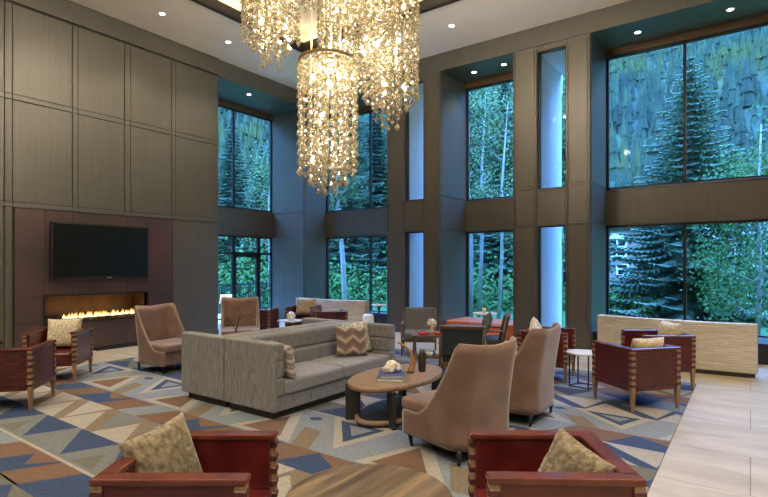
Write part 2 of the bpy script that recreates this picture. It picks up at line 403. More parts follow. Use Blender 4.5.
b = B(); panels(b, 'x', XL, [v for v in US if v <= VS[1]+.01 ], [.0, .14, 2.80]); panels(b, 'x', XL, [VS[6]+.03, YE], [.0,.14,2.80])
struct('lower_panelling', b, M['panel'], wl)
b = B(); box(b, XL-.1, XL+.045, YB, YE, 6.54, CZ-.002); box(b, XL+.0, XL+.03, YB, YE, 2.83, 2.87)
struct('trim_7', b, M['panel'])
# return of the left wall at its far end
b = B(); 
for z0, z1 in ((.15,2.8),(2.9,4.76),(4.86,6.5)): box(b, XL-1.25, XL-.02, YE-.002, YE+.014, z0, z1)
struct('return_panel', b, M['panel'], wl)
# fire surround tiles
S0, S1 = VS[1]+.03, VS[6]+.02
ys = [S0, yl(72), yl(126), yl(160) if 0 else S1]
b = B()
def tiles(y0, y1, z0, z1):
    box(b, XL-.002, XL+.03, y0+.003, y1-.003, z0+.003, z1-.003, .002, 0, 1)
cols_ = [S0, FY0, yl(72), yl(126), FY1, S1]
for y0, y1 in zip(cols_, cols_[1:]):
    zz = [.06, FZ0, FZ1, 1.98, 2.79]
    for z0, z1 in zip(zz, zz[1:]):
        if z0 == FZ0 and y0 >= FY0-.01 and y1 <= FY1+.01: continue
        tiles(y0, y1, z0, z1)
struct('fire_surround', b, M['metal_panel'], wl)
b = B(); box(b, XL-.02, XL+.12, yl(95), S1-.05, 0, .05); struct('trim_6', b, M['black'])
# firebox
fp = thing('linear_fireplace', 'long low linear gas fireplace burning in the dark surround under the television', 'fireplace', (XL, 0, 0))
b = B()
box(b, -.55, -.52, FY0, FY1, FZ0, FZ1); box(b, -.55, 0, FY0, FY1, FZ1-.01, FZ1+.01); box(b, -.55, 0, FY0, FY1, FZ0-.02, FZ0+.02)
box(b, -.55, 0, FY0-.02, FY0, FZ0, FZ1); box(b, -.55, 0, FY1, FY1+.02, FZ0, FZ1); obj('firebox', b, M['firebox'], fp)
b = B(); box(b, .03, .045, FY0-.03, FY1+.03, FZ1, FZ1+.025); box(b, .03, .045, FY0-.03, FY1+.03, FZ0-.025, FZ0)
box(b, .03, .045, FY0-.03, FY0, FZ0, FZ1); box(b, .03, .045, FY1, FY1+.03, FZ0, FZ1); obj('rim', b, M['black'], fp)
b = B(); box(b, -.33, -.19, FY0+.1, FY1-.1, FZ0+.02, FZ0+.04); obj('burner', b, M['black'], fp)
b = B()
rr = random.Random(3)
yy = FY0+.50
while yy < FY1-.15:
    for q in range(2):
        h = rr.uniform(.04,.13) * (1.0 if yy > 4.2 else .75); y = yy + rr.uniform(-.04,.04); x = -.26+rr.uniform(-.05,.05); w = rr.uniform(.016,.034)
        lathe(b, [(w*.5,0),(w,h*.2),(w*.75,h*.5),(w*.35,h*.8),(.002,h)], 6, (x, y, FZ0+.04))
    yy += .036
obj('flames', b, M['flame'], fp)['kind'] = 'stuff'
b = B()
for i in range(260):
    y = rr.uniform(FY0+.06, FY1-.06); x = rr.uniform(-.5,-.03); s = rr.uniform(.012,.024)
    m_ = Matrix.Translation((x, y, FZ0+.02+s*.6)) @ Matrix.Rotation(rr.uniform(0,3),4,'Z')
    box(b, -s,s,-s,s,-s*.7,s*.7, 0,0,1,m_)
o = obj('glass_chips', b, M['bronze_leg'], fp); o['kind'] = 'stuff'
# television
tv = thing('television', 'large black flat television hung on the dark wall above the fireplace', 'television', (XL+.03, 0, 0))
T0, T1, Z0, Z1 = yl(47)+.03, yl(147)-.02, 1.47, 2.585
b = B(); box(b, .03, .085, T0, T1, Z0, Z1, .006); obj('casing', b, M['black'], tv)
b = B(); box(b, .0845, .088, T0+.035, T1-.035, Z0+.05, Z1-.035); obj('screen', b, M['screen'], tv)
b = B(); box(b, 0, .03, T0+.8, T1-.8, Z0+.25, Z1-.25); obj('wall_bracket', b, M['black'], tv)
b = B(); box(b, .0845, .089, (T0+T1)/2+.07, (T0+T1)/2+.16, Z0+.014, Z0+.028); obj('badge', b, M['white'], tv)
b = B(); box(b, .0845, .0862, T0+.004, T1-.004, Z0+.004, Z0+.012); obj('edge_strip', b, M['bronze_leg'], tv)

# ------------------------------------------------------------ window wall
PIL = [(-7.79,-7.25), (-6.67,-6.19), (-4.32,-3.775), (-3.16,-2.67)]
SLOT = [(-7.25,-6.67), (-3.775,-3.16)]
BAY = [(-11.24,-7.79), (-6.19,-4.32), (-2.67, 2.0)]
b = B()
for x0, x1 in PIL + [(2.0, 2.6), (3.2, XR)]: box(b, x0, x1, YW+.02, YG+.1, 0, CZ)
box(b, XG-.1, -11.24, 11.32, YG+.1, 0, CZ)
for x0, x1 in BAY:
    box(b, x0, x1, YG-.06, YG+.1, SP0, SP1); box(b, x0, x1, YG-.06, YG+.1, HD+.0, CZ)
    box(b, x0, x1, YG-.06, YG+.1, 0, .32)
for x0, x1 in SLOT + [(2.6,3.2)]:
    box(b, x0, x1, YW+.03, YW+.22, 2.60, 3.40); box(b, x0, x1, YW+.03, YG+.1, 6.43, CZ); box(b, x0, x1, YW+.03, YW+.22, 0, .33)
ww = struct('wall_far', b, M['panel'])
b = B()
for x0, x1 in PIL:
    panels(b, 'y', YW+.02, [x0, x0+.05, x1-.05, x1], [0,.12,2.60,2.68,3.40,3.48,6.46], .010, .016)
for x0, x1 in SLOT:
    panels(b, 'y', YW+.03, [x0+.01, x1-.01], [2.60,2.68,3.36,3.40], .010, .014)
    panels(b, 'y', YW+.03, [x0+.01, x1-.01], [0.0,.12,.33], .010, .014)
for x0, x1 in BAY:
    panels(b, 'y', YG-.06, [x0+.02, x1-.0], [SP0,SP0+.07,SP1-.03,SP1], .010, .016)
# jamb panels, seen on the left reveal of each bay
for x in (-11.24, -6.19, -2.67):
    y0 = 11.32 if x < -11 else YW+.02
    for z0, z1 in ((.12,2.60),(2.68,3.40),(3.48,6.46)):
        box(b, x-.002, x+.012, y0+.05, YG-.1, z0, z1)
panels(b, 'y', 11.32, [XG+.02,-11.24], [0,.12,2.60,2.68,3.40,3.48,6.46], .010, .016)
struct('panelling', b, M['panel_warm'], ww)
b = B()
box(b, XL, XR, YW-.0, YW+.16, 6.52, CZ-.002)
box(b, XL-.16, XL, YE, YW+.16, 6.52, CZ-.002)
for x0,x1 in ((XL-1.9, XL-.16),): box(b, x0, x1, 7.95, YG+.1, SOF, CZ-.002)
box(b, XL-.16, XR, YW+.16, YG+.1, SOF, CZ-.002)
struct('trim_2', b, M['panel'])
# brown head rails of the bays
b = B()
for x0, x1 in BAY: box(b, x0, x1, YG-.09, YG-.061, HD-.0, SOF)
for x0, x1 in SLOT: box(b, x0, x1, YW+.035, YW+.2, 6.40, 6.46)
box(b, XG+.061, XG+.09, YE, 11.32, HD, SOF)
struct('trim_3', b, M['bronze_head'])
# left recess wall
b = B(); box(b, XG-.1, XG+.06, 6.6, 11.32, SP0, SP1); box(b, XG-.1, XG+.06, 6.6, 11.32, HD, CZ); box(b, XG-.1, XG+.06, 6.6, 7.0, 0, CZ)
box(b, XG-.1, XL-1.2, 6.4, 6.6, 0, CZ); box(b, XG-.1, XG+.06, 7.0, 8.26, 0, .12)
rl = struct('wall_left_recess', b, M['panel'])
b = B(); panels(b, 'x', XG+.06, [7.0, 11.3], [SP0,SP0+.07,SP1-.04,SP1], .01, .016); struct('panelling', b, M['panel_warm'], rl)
# unseen right and rear walls
b = B(); box(b, XR, XR+.2, YB, YG+.1, 0, CZ); struct('wall_right', b, M['panel'])
b = B(); box(b, XL-.3, XR+.2, YB-.2, YB, 0, CZ); struct('wall_rear', b, M['panel'])
# plinths in the bays
b = B(); box(b, -2.67, 2.0, 11.12, YG-.06, 0, .34, .01); box(b, -2.67, 2.0, 11.08, 11.12, .335, .37)
box(b, -11.24, -7.79, 11.9, YG-.06, 0, .34, .01)
struct('trim_4', b, M['frame'])
b = B()
box(b, XL, XL+.03, YB, S0-.02, 0, .14); box(b, XL, XL+.03, S1+.02, YE, 0, .14); struct('baseboard_left', b, M['panel'])

WN = [0]
def window(axis, at, u0, u1, z0, z1, mull=(), trans=(), fr=.055, dep=.08):
    WN[0] += 1
    b = B()
    def bx(a0, a1, c0, c1):
        if axis == 'y': box(b, a0, a1, at-dep/2, at+dep/2, c0, c1)
        else: box(b, at-dep/2, at+dep/2, a0, a1, c0, c1)
    bx(u0, u0+fr, z0, z1); bx(u1-fr, u1, z0, z1); bx(u0, u1, z0, z0+fr*.8); bx(u0, u1, z1-fr*.8, z1)
    for m in mull: bx(m-fr/2, m+fr/2, z0, z1)
    for t_ in trans: bx(u0, u1, t_-.03, t_+.03)
    w = struct('window_%d' % WN[0], b, M['frame'])
    us = [u0] + list(mull) + [u1]
    for a0, a1 in zip(us, us[1:]):
        b = B()
        e = .028
        if axis == 'y': box(b, a0+e, a1-e, at-.006, at+.006, z0+.03, z1-.03)
        else: box(b, at-.006, at+.006, a0+e, a1-e, z0+.03, z1-.03)
        obj('pane', b, M['glass'], w)
    return w
for z0, z1 in ((.32, SP0), (SP1, HD)):
    window('y', YG, -11.24, -7.79, z0, z1, (-9.44,))
    window('y', YG, -6.19, -4.32, z0, z1)
    window('y', YG, -2.67, 2.0, z0, z1, (-1.12, .43))
for x0, x1 in SLOT + [(2.6, 3.2)]:
    window('y', YW+.14, x0, x1, .33, 2.60, (), (), .035); window('y', YW+.14, x0, x1, 3.40, 6.43, (), (), .035)
window('x', XG, 7.0, 11.32, SP1, HD, (8.26, 9.8))
window('x', XG, 7.0, 9.8, .12, SP0, (8.26,), (2.10,))
window('x', XG, 10.76, 11.32, 0.0, SP0, (), (2.10,))
window('x', XG, 9.8, 10.76, 2.10, SP0)
b = B(); fr = .075
box(b, XG-.04, XG+.04, 9.82, 9.82+fr, 0, 2.1); box(b, XG-.04, XG+.04, 10.74-fr, 10.74, 0, 2.1)
box(b, XG-.04, XG+.04, 9.82, 10.74, 2.0, 2.1); box(b, XG-.04, XG+.04, 9.82, 10.74, 0, .2)
d1 = struct('door_1', b, M['frame'])
b = B(); box(b, XG-.006, XG+.006, 9.88, 10.68, .2, 2.02); obj('pane', b, M['glass'], d1)
b = B(); tube(b, [(XG+.04,9.95,1.0),(XG+.09,9.95,1.0),(XG+.09,9.95,1.25),(XG+.04,9.95,1.25)], .012); obj('door_handle', b, M['bronze_leg'], d1)

# exterior reveals of the slot windows
b = B()
for x0, x1 in SLOT:
    box(b, x0-.0, x0+.02, YW+.25, YG+.25, -.5, 6.43); box(b, x1-.02, x1, YW+.25, YG+.25, -.5, 6.43)
    box(b, x0, x1, YW+.25, YG+.25, 6.40, 6.43)
struct('trim_5', b, M['stucco'])

# ------------------------------------------------------------ downlights
def downlight(x, y, z, label, group, energy, size=1.75):
    t = thing('downlight', label, 'ceiling light', (x,y,z), 0, group)
    b = B(); lathe(b, [(.055,-.001),(.055,-.012),(.075,-.012),(.078,-.001)], 20, cap=False); obj('trim_ring', b, M['white'], t)
    b = B(); lathe(b, [(.050,-.010),(.052,-.003)], 20); obj('lens', b, M['downlight'], t)
    l = bpy.data.lights.new('downlight_lamp', 'SPOT'); l.energy = energy; l.color = (1,.88,.70); l.spot_size = size; l.spot_blend = .8; l.shadow_soft_size = .06
    lo = bpy.data.objects.new('downlight_lamp', l); COL.objects.link(lo); lo.location = (0,0,-.03); lo.parent = t
    return t
GL = 'warm recessed downlights in the plaster ceiling'
for y, lb in ((7.48,'small recessed downlight in plaster ceiling near the top of the left wall, farther one'),
              (5.84,'small recessed downlight in plaster ceiling above the television, nearer one')):
    downlight(-9.87, y, CZ, lb, GL, 300)
for y in (4.2, 2.56, .92, -.72): downlight(-9.87, y, CZ, 'recessed downlight over the left wall, above the picture', GL, 300)
downlight(-5.26, 9.8, CZ, 'small recessed downlight in plaster ceiling right of the hanging crystal cylinders', GL, 200)
for x in (-8.5, -1.98, 1.3): downlight(x, 9.8, CZ, 'recessed downlight near window wall, out of sight of this view', GL, 200)
GS = 'downlights in the dark soffits over the windows'
downlight(-5.65, 11.72, SOF, 'left one of two downlights in soffit above the narrow middle window', GS, 110)
downlight(-4.85, 11.70, SOF, 'right one of two downlights in soffit above the narrow middle window', GS, 110)
downlight(-1.91, 11.72, SOF, 'left downlight in the blue soffit above the wide right window', GS, 110)
downlight(-.31, 11.70, SOF, 'right downlight in the blue soffit above the wide right window', GS, 110)
downlight(-11.6, 9.50, SOF, 'downlight in the soffit above the far left window', GS, 110)
for x, y in ((1.5,6.5),(1.5,3.2),(1.5,-.2),(-2.0,-.4),(-5.2,-.4),(-7.5,-.4),(4.5,5),(4.5,1),(-4,-4),(0,-4),(4,-4)):  # unseen downlights added as fill light for the room
    downlight(x, y, CZ, 'added fill downlight above the seating, out of sight of this view', GL, 620, 2.4)
# cove strips hidden in the coffer edge
def area(name, loc, rot, sx, sy, e, c):
    l = bpy.data.lights.new(name, 'AREA'); l.shape = 'RECTANGLE'; l.size = sx; l.size_y = sy; l.energy = e; l.color = c
    o = bpy.data.objects.new(name, l); COL.objects.link(o); o.location = loc; o.rotation_euler = rot; o['kind'] = 'structure'; return o
cm = ((cx0+cx1)/2, (cy0+cy1)/2); WC = (1,.80,.55)
area('cove_light', (cx0+.12, cm[1], CZ+.16), (0,R(-160),0), .06, cy1-cy0-.4, 26, WC)
area('cove_light', (cx1-.12, cm[1], CZ+.16), (0,R(160),0), .06, cy1-cy0-.4, 26, WC)
area('cove_light', (cm[0], cy1-.12, CZ+.16), (R(-160),0,0), cx1-cx0-.4, .06, 26, WC)
area('cove_light', (cm[0], cy0+.12, CZ+.16), (R(160),0,0), cx1-cx0-.4, .06, 26, WC)
#FIRE
area('fire_glow', (XL-.26, (FY0+FY1)/2, FZ0+.10), (R(180),0,0), .1, FY1-FY0-.5, 9, (1,.50,.16))

# ------------------------------------------------------------ furniture
def rzf(fx, fy): return math.atan2(-fx, fy)
def at(cx, cy, rz, lx, ly, z):
    c, s = math.cos(rz), math.sin(rz); return (cx+lx*c-ly*s, cy+lx*s+ly*c, z)

# --- carpet: kilim pattern in flat inlaid pieces
KX0, KX1, KY0, KY1 = -9.4, -.64, -3.2, 8.72
CI = {n: i for i, (n, c) in enumerate(CARPET)}
b = B(); box(b, KX0, KX1, KY0, KY1, 0, .012, 0, CI['c_grey'])
def clip(poly, ax, lim, sgn):
    out = []
    for i in range(len(poly)):
        p, q = poly[i], poly[(i+1) % len(poly)]
        ip, iq = sgn*(p[ax]-lim) >= 0, sgn*(q[ax]-lim) >= 0
        if ip: out.append(p)
        if ip != iq:
            t_ = (lim-p[ax])/(q[ax]-p[ax]); out.append((p[0]+t_*(q[0]-p[0]), p[1]+t_*(q[1]-p[1])))
    return out
def patch(poly, col, lay=1):
    for ax, lim, s in ((0,KX0,1),(0,KX1,-1),(1,KY0,1),(1,KY1,-1)):
        poly = clip(poly, ax, lim, s)
        if len(poly) < 3: return
    f = b.faces.new([b.verts.new((x, y, .012+.0006*lay)) for x, y in poly]); f.material_index = CI[col]
def rect(y0, y1, col, lay=1): patch([(KX0,y0),(KX1,y0),(KX1,y1),(KX0,y1)], col, lay)
rc = random.Random(11)
def band_stripe(y, h, ph=0):
    rect(y, y+h, 'c_rust'); x = KX0-1+ph; k = 0
    while x < KX1+1:
        L = rc.choice((.42,.5,.62)); sk = .22
        patch([(x,y),(x+L,y),(x+L+sk,y+h),(x+sk,y+h)], 'c_blue' if k % 4 else 'c_sky', 2)
        if k % 2: patch([(x+L*.3,y+h),(x+L*.9+sk,y+h),(x+L*.7+sk*.5,y+h*.5)], 'c_rust', 3)
        x += L + rc.choice((.40,.5,.58)); k += 1
def band_zig(y, h, ph=0, a='c_cream', z='c_tan', base='c_grey'):
    rect(y, y+h, z); x = KX0-1+ph; w_ = .78
    while x < KX1+1:
        patch([(x,y+.0),(x+w_*.82,y+0),(x+w_*.18,y+h*.80)], a, 2)
        patch([(x+w_*.36,y+h),(x+w_*1.12,y+h),(x+w_*.98,y+h*.12)], a if rc.random() < .7 else base, 2)
        x += w_
def band_tri(y, h, ph=0, c='c_blue', base='c_grey', up=True):
    rect(y, y+h, base); x = KX0-1+ph; w_ = .86; k = 0
    while x < KX1+1:
        if up: patch([(x,y+h),(x+w_*.92,y+h),(x+w_*.70,y+h*.08)], c, 2)
        else: patch([(x,y),(x+w_*.92,y),(x+w_*.22,y+h*.92)], c, 2)
        if k % 2: patch([(x+w_*.98,y+.04),(x+w_*1.42,y+.04),(x+w_*1.1,y+h*.6)] if up else [(x+w_*.5,y+h*.95),(x+w_,y+h*.95),(x+w_*.9,y+h*.3)], 'c_blue' if c != 'c_blue' else 'c_olive', 3)
        x += w_; k += 1
def band_nest(y, h, ph=0, base='c_sky'):
    rect(y, y+h, base); x = KX0-1+ph; w_ = 1.75
    while x < KX1+1:
        patch([(x,y+.03),(x+.92,y+.03),(x+.30,y+h*.93)], 'c_cream', 2)
        patch([(x+.13,y+.10),(x+.72,y+.10),(x+.30,y+h*.70)], 'c_rust', 3)
        patch([(x+.74,y+h),(x+1.62,y+h),(x+1.40,y+h*.16)], 'c_cream', 2)
        patch([(x+.90,y+h-.07),(x+1.50,y+h-.07),(x+1.36,y+h*.36)], 'c_blue', 3)
        patch([(x+1.08,y+h-.14),(x+1.40,y+h-.14),(x+1.32,y+h*.56)], base, 4)
        patch([(x+.98,y),(x+1.22,y),(x+.96,y+h*.5),(x+.72,y+h*.5)], 'c_tan', 2)
        patch([(x+.62,y+h*.72),(x+.72,y+h*.80),(x+.62,y+h*.88),(x+.52,y+h*.80)], 'c_blue', 3)
        x += w_
y = KY0; seq = ['nest','tri','line','stripe','line','tri2','zig','stripe','nest2','zig2','tri3','line','stripe','tri','zig']
SEQ = [(-3.2,'nest',.9,0),(-2.3,'zig',.55,.1),(-1.75,'stripe',.42,.2),(-1.33,'tri2',.6,0),(-.73,'nest',.9,.3),(.17,'tri',.5,.2),(.67,'zig2',.6,.1),
       (1.27,'tri2',.3,.3),(1.55,'stripe',.42,.0),(1.97,'line',.035,0),(2.0,'tri',.50,.35),(2.5,'zig',.57,.15),(3.07,'stripe',.40,.1),(3.47,'nest',.92,.55),
       (4.39,'line',.03,0),(4.42,'tri2',.42,.2),(4.84,'zigb',.45,.4),(5.29,'line',.03,0),(5.32,'stripe',.38,.3),(5.70,'nest',.7,.9),
       (6.40,'zigb',.5,.2),(6.9,'tri',.45,.1),(7.35,'stripe',.36,.2),(7.71,'zig2',.45,.3),(8.16,'tri2',.4,0),(8.56,'line',.03,0)]
for y, k, h, ph in SEQ:
    if k == 'stripe': band_stripe(y, h, ph)
    elif k == 'line': rect(y, y+h, 'c_cream', 3)
    elif k == 'tri': band_tri(y, h, ph)
    elif k == 'tri2': band_tri(y, h, ph, 'c_blue', 'c_olive', False)
    elif k == 'zig': band_zig(y, h, ph)
    elif k == 'zig2': band_zig(y, h, ph, 'c_sky', 'c_rust')
    elif k == 'zigb': band_zig(y, h, ph, 'c_cream', 'c_blue', 'c_tan')
    elif k == 'nest': band_nest(y, h, ph)
# keep the slab's faces, then the flat patches
me = bpy.data.meshes.new('carpet'); b.to_mesh(me); b.free()
for n_, c_ in CARPET: me.materials.append(M[n_])
o = bpy.data.objects.new('carpet', me); COL.objects.link(o)
tag(o, 'large kilim patterned carpet with blue rust and cream triangles over the stone floor', 'carpet')

# --- oxblood leather armchair
AW, AD, AH = .70, .72, .745
def make_armchair(label, loc, rz, group):
    t = thing('leather_armchair', label, 'armchair', loc, rz, group)
    hw, hd = AW/2, AD/2; p = .052
    for sx in (-1,1):
        for sy in (-1,1):
            b = B(); cx, cy = sx*(hw-p/2), sy*(hd-p/2)
            # tapered foot, straight upper post
            A = [b.verts.new((cx+dx*.014, cy+dy*.014, 0)) for dx,dy in ((-1,-1),(1,-1),(1,1),(-1,1))]
            Bv = [b.verts.new((cx+dx*p/2, cy+dy*p/2, .24)) for dx,dy in ((-1,-1),(1,-1),(1,1),(-1,1))]
            Cv = [b.verts.new((cx+dx*p/2, cy+dy*p/2, AH-.028)) for dx,dy in ((-1,-1),(1,-1),(1,1),(-1,1))]
            for P, Q in ((A,Bv),(Bv,Cv)):
                for i in range(4): b.faces.new([P[i],P[(i+1)%4],Q[(i+1)%4],Q[i]])
            b.faces.new(A[::-1]); b.faces.new(Cv)
            lg = obj('leg', b, M['chair_wood'], t)
            b = B(); z = .285
            while z < AH-.06:
                box(b, cx-p/2-.006, cx+p/2+.006, cy-p/2-.006, cy+p/2+.006, z, z+.036, .006, 0, 1); z += .074
            obj('leather_wrap', b, M['leather_dark'], lg)
    for sx in (-1,1):
        b = B(); x0, x1 = sorted((sx*(hw-.008), sx*(hw-.075)))
        box(b, x0, x1, -hd+p*.6, hd-p*.6, .235, AH-.03, .008)
        arm = obj('arm', b, M['leather'], t)
        b = B(); x0, x1 = sorted((sx*(hw+.006), sx*(hw-.085)))
        box(b, x0, x1, -hd-.004, hd+.004, AH-.034, AH, .009); obj('arm_rail', b, M['rail'], arm)
        b = B(); xo = sx*(hw+.001); x0, x1 = sorted((xo, sx*(hw-.02)))
        box(b, x0, x1, -hd+p, hd-p, .235, .285, .005); obj('side_rail', b, M['leather'], arm)
    b = B(); box(b, -hw+.07, hw-.07, -hd+.008, -hd+.075, .235, AH-.03, .008); bk = obj('backrest', b, M['leather'], t)
    b = B(); box(b, -hw+p, hw-p, -hd+.002, -hd+.016, .29, AH-.04, .003, 0, 1); obj('woven_panel', b, M['weave'], bk)['label'] = 'basket woven leather panel'
    b = B(); box(b, -hw+.05, hw-.05, -hd-.004, -hd+.085, AH-.034, AH, .009); obj('back_rail', b, M['rail'], bk)
    b = B(); box(b, -hw+.075, hw-.075, -hd+.075, hd-.012, .30, .43, .03, seg=3); obj('seat', b, M['leather'], t, smooth=False)
    b = B(); box(b, -hw+.05, hw-.05, hd-.06, hd-.012, .235, .305, .008); box(b, -hw+.05, hw-.05, -hd+.05, hd-.05, .24, .30); obj('seat_frame', b, M['leather'], t)
    return t
GA = 'oxblood leather armchairs with wrapped wooden posts'
ARM = [
 ((-2.39,1.605), rzf(.815,.585), 'oxblood leather armchair in the left foreground, cut by the bottom picture edge'),
 ((-.885,2.70), rzf(-.83,-.56), 'oxblood leather armchair in right foreground, cut by the picture bottom edge, near the stone floor'),
 ((-7.45,2.43), rzf(-.75,.65), 'oxblood leather armchair cut by the left picture edge, woven back towards us'),
 ((-8.62,3.42), rzf(.74,-.67), 'oxblood leather armchair in front of the fireplace holding a cream fur pillow'),
 ((-1.185,7.055), rzf(-.77,.63), 'oxblood leather armchair with woven back, front one of the pair by the low cream wall'),
 ((-1.12,8.42), rzf(-.8,-.57), 'oxblood leather armchair nearest the right low cream wall, behind the woven backed one'),
 ((-2.55,7.84), rzf(.99,.10), 'oxblood leather armchair left of the small round white table, behind a taupe high chair'),
 ((-9.15,7.8), rzf(-.5,.86), 'oxblood leather armchair half hidden behind the far taupe high chair facing us'),
 ((-8.95,9.02), rzf(.45,-.89), 'oxblood leather armchair at the far cream wall holding a gold pillow'),
 ((-7.5,8.35), rzf(-.75,.66), 'oxblood leather armchair with its back to us before the far low cream wall')]
a0 = None
for i, ((x,y), rz, lb) in enumerate(ARM):
    z = .013 if (KX0 < x < KX1 and y < KY1) else 0
    if a0 is None: a0 = make_armchair(lb, (x,y,z), rz, GA)
    else: dup(a0, (x,y,z), rz, lb)

# --- pillows
def pillow_mesh(name, w, h, th, mat, seed=0, fuzzy=0):
    rp = random.Random(seed); n = 22; b = B(); G = {}
    for side in (1,-1):
        for i in range(n+1):
            for j in range(n+1):
                u, v = -1+2*i/n, -1+2*j/n
                edge = abs(u) == 1 or abs(v) == 1
                if edge and side == -1: G[(i,j,-1)] = G[(i,j,1)]; continue
                x = w/2*u*(1-.07*(1-v*v)); z = h/2*v*(1-.07*(1-u*u))
                t_ = th/2*max(0,(1-u**4)*(1-v**4))**.55
                fz = rp.uniform(-1,1)*fuzzy
                G[(i,j,side)] = b.verts.new((x+fz, side*t_*(1+.07*math.sin(5*u+seed)+.06*math.cos(4*v+seed*2))+fz, z+fz*.7))
    for side in (1,-1):
        for i in range(n):
            for j in range(n):
                f = [G[(i,j,side)],G[(i+1,j,side)],G[(i+1,j+1,side)],G[(i,j+1,side)]]
                b.faces.new(f if side == -1 else f[::-1]).smooth = True
    return obj(name, b, mat)
def pillow(label, loc, rz, tilt, roll, w=.46, h=.46, th=.17, mat='fur', seed=0, group=None, fuzzy=0):
    o = pillow_mesh('pillow', w, h, th, M[mat], seed, fuzzy)
    o.matrix_world = Matrix.Translation(loc) @ Matrix.Rotation(rz,4,'Z') @ Matrix.Rotation(tilt,4,'X') @ Matrix.Rotation(roll,4,'Y')
    return tag(o, label, 'pillow', group)
GP = 'scatter pillows on the armchairs'
def chair_pillow(k, lb, ly=-.20, lx=0, z=.665, tilt=R(14), roll=0, mat='fur', dz=0, **kw):
    (x,y), rz, _ = ARM[k]
    pillow(lb, at(x,y,rz,lx,ly,z+.013), rz+dz, tilt, roll, mat=mat, seed=k, group=GP, fuzzy=.0025, **kw)
chair_pillow(0, 'olive beige fur pillow standing in the left foreground armchair', mat='fur_dark', roll=R(12), ly=-.20, lx=-.07, z=.665, w=.38, h=.40, dz=R(-38))
chair_pillow(1, 'olive beige fur pillow standing in the right foreground armchair', mat='fur_dark', roll=R(-20), ly=-.12, lx=-.05, z=.64, w=.35, h=.36, dz=R(40))
chair_pillow(3, 'cream fur pillow in the armchair before the fireplace', mat='fur_cream', w=.5, z=.67, ly=-.17)
chair_pillow(4, 'cream pillow showing above the back of the woven backed armchair', mat='fur_cream', w=.46, h=.42, z=.65, ly=-.18)
chair_pillow(5, 'cream fur pillow in the armchair nearest the right low wall', mat='fur_cream', w=.5, z=.68, ly=-.17)
chair_pillow(6, 'cream pillow lying on the armchair behind the taupe high chair', mat='fur_cream', w=.40, h=.40, z=.66, ly=-.16, roll=R(30))
chair_pillow(8, 'gold beige pillow in the armchair at the far cream wall', mat='fur', w=.52, h=.46, z=.69, ly=-.17)

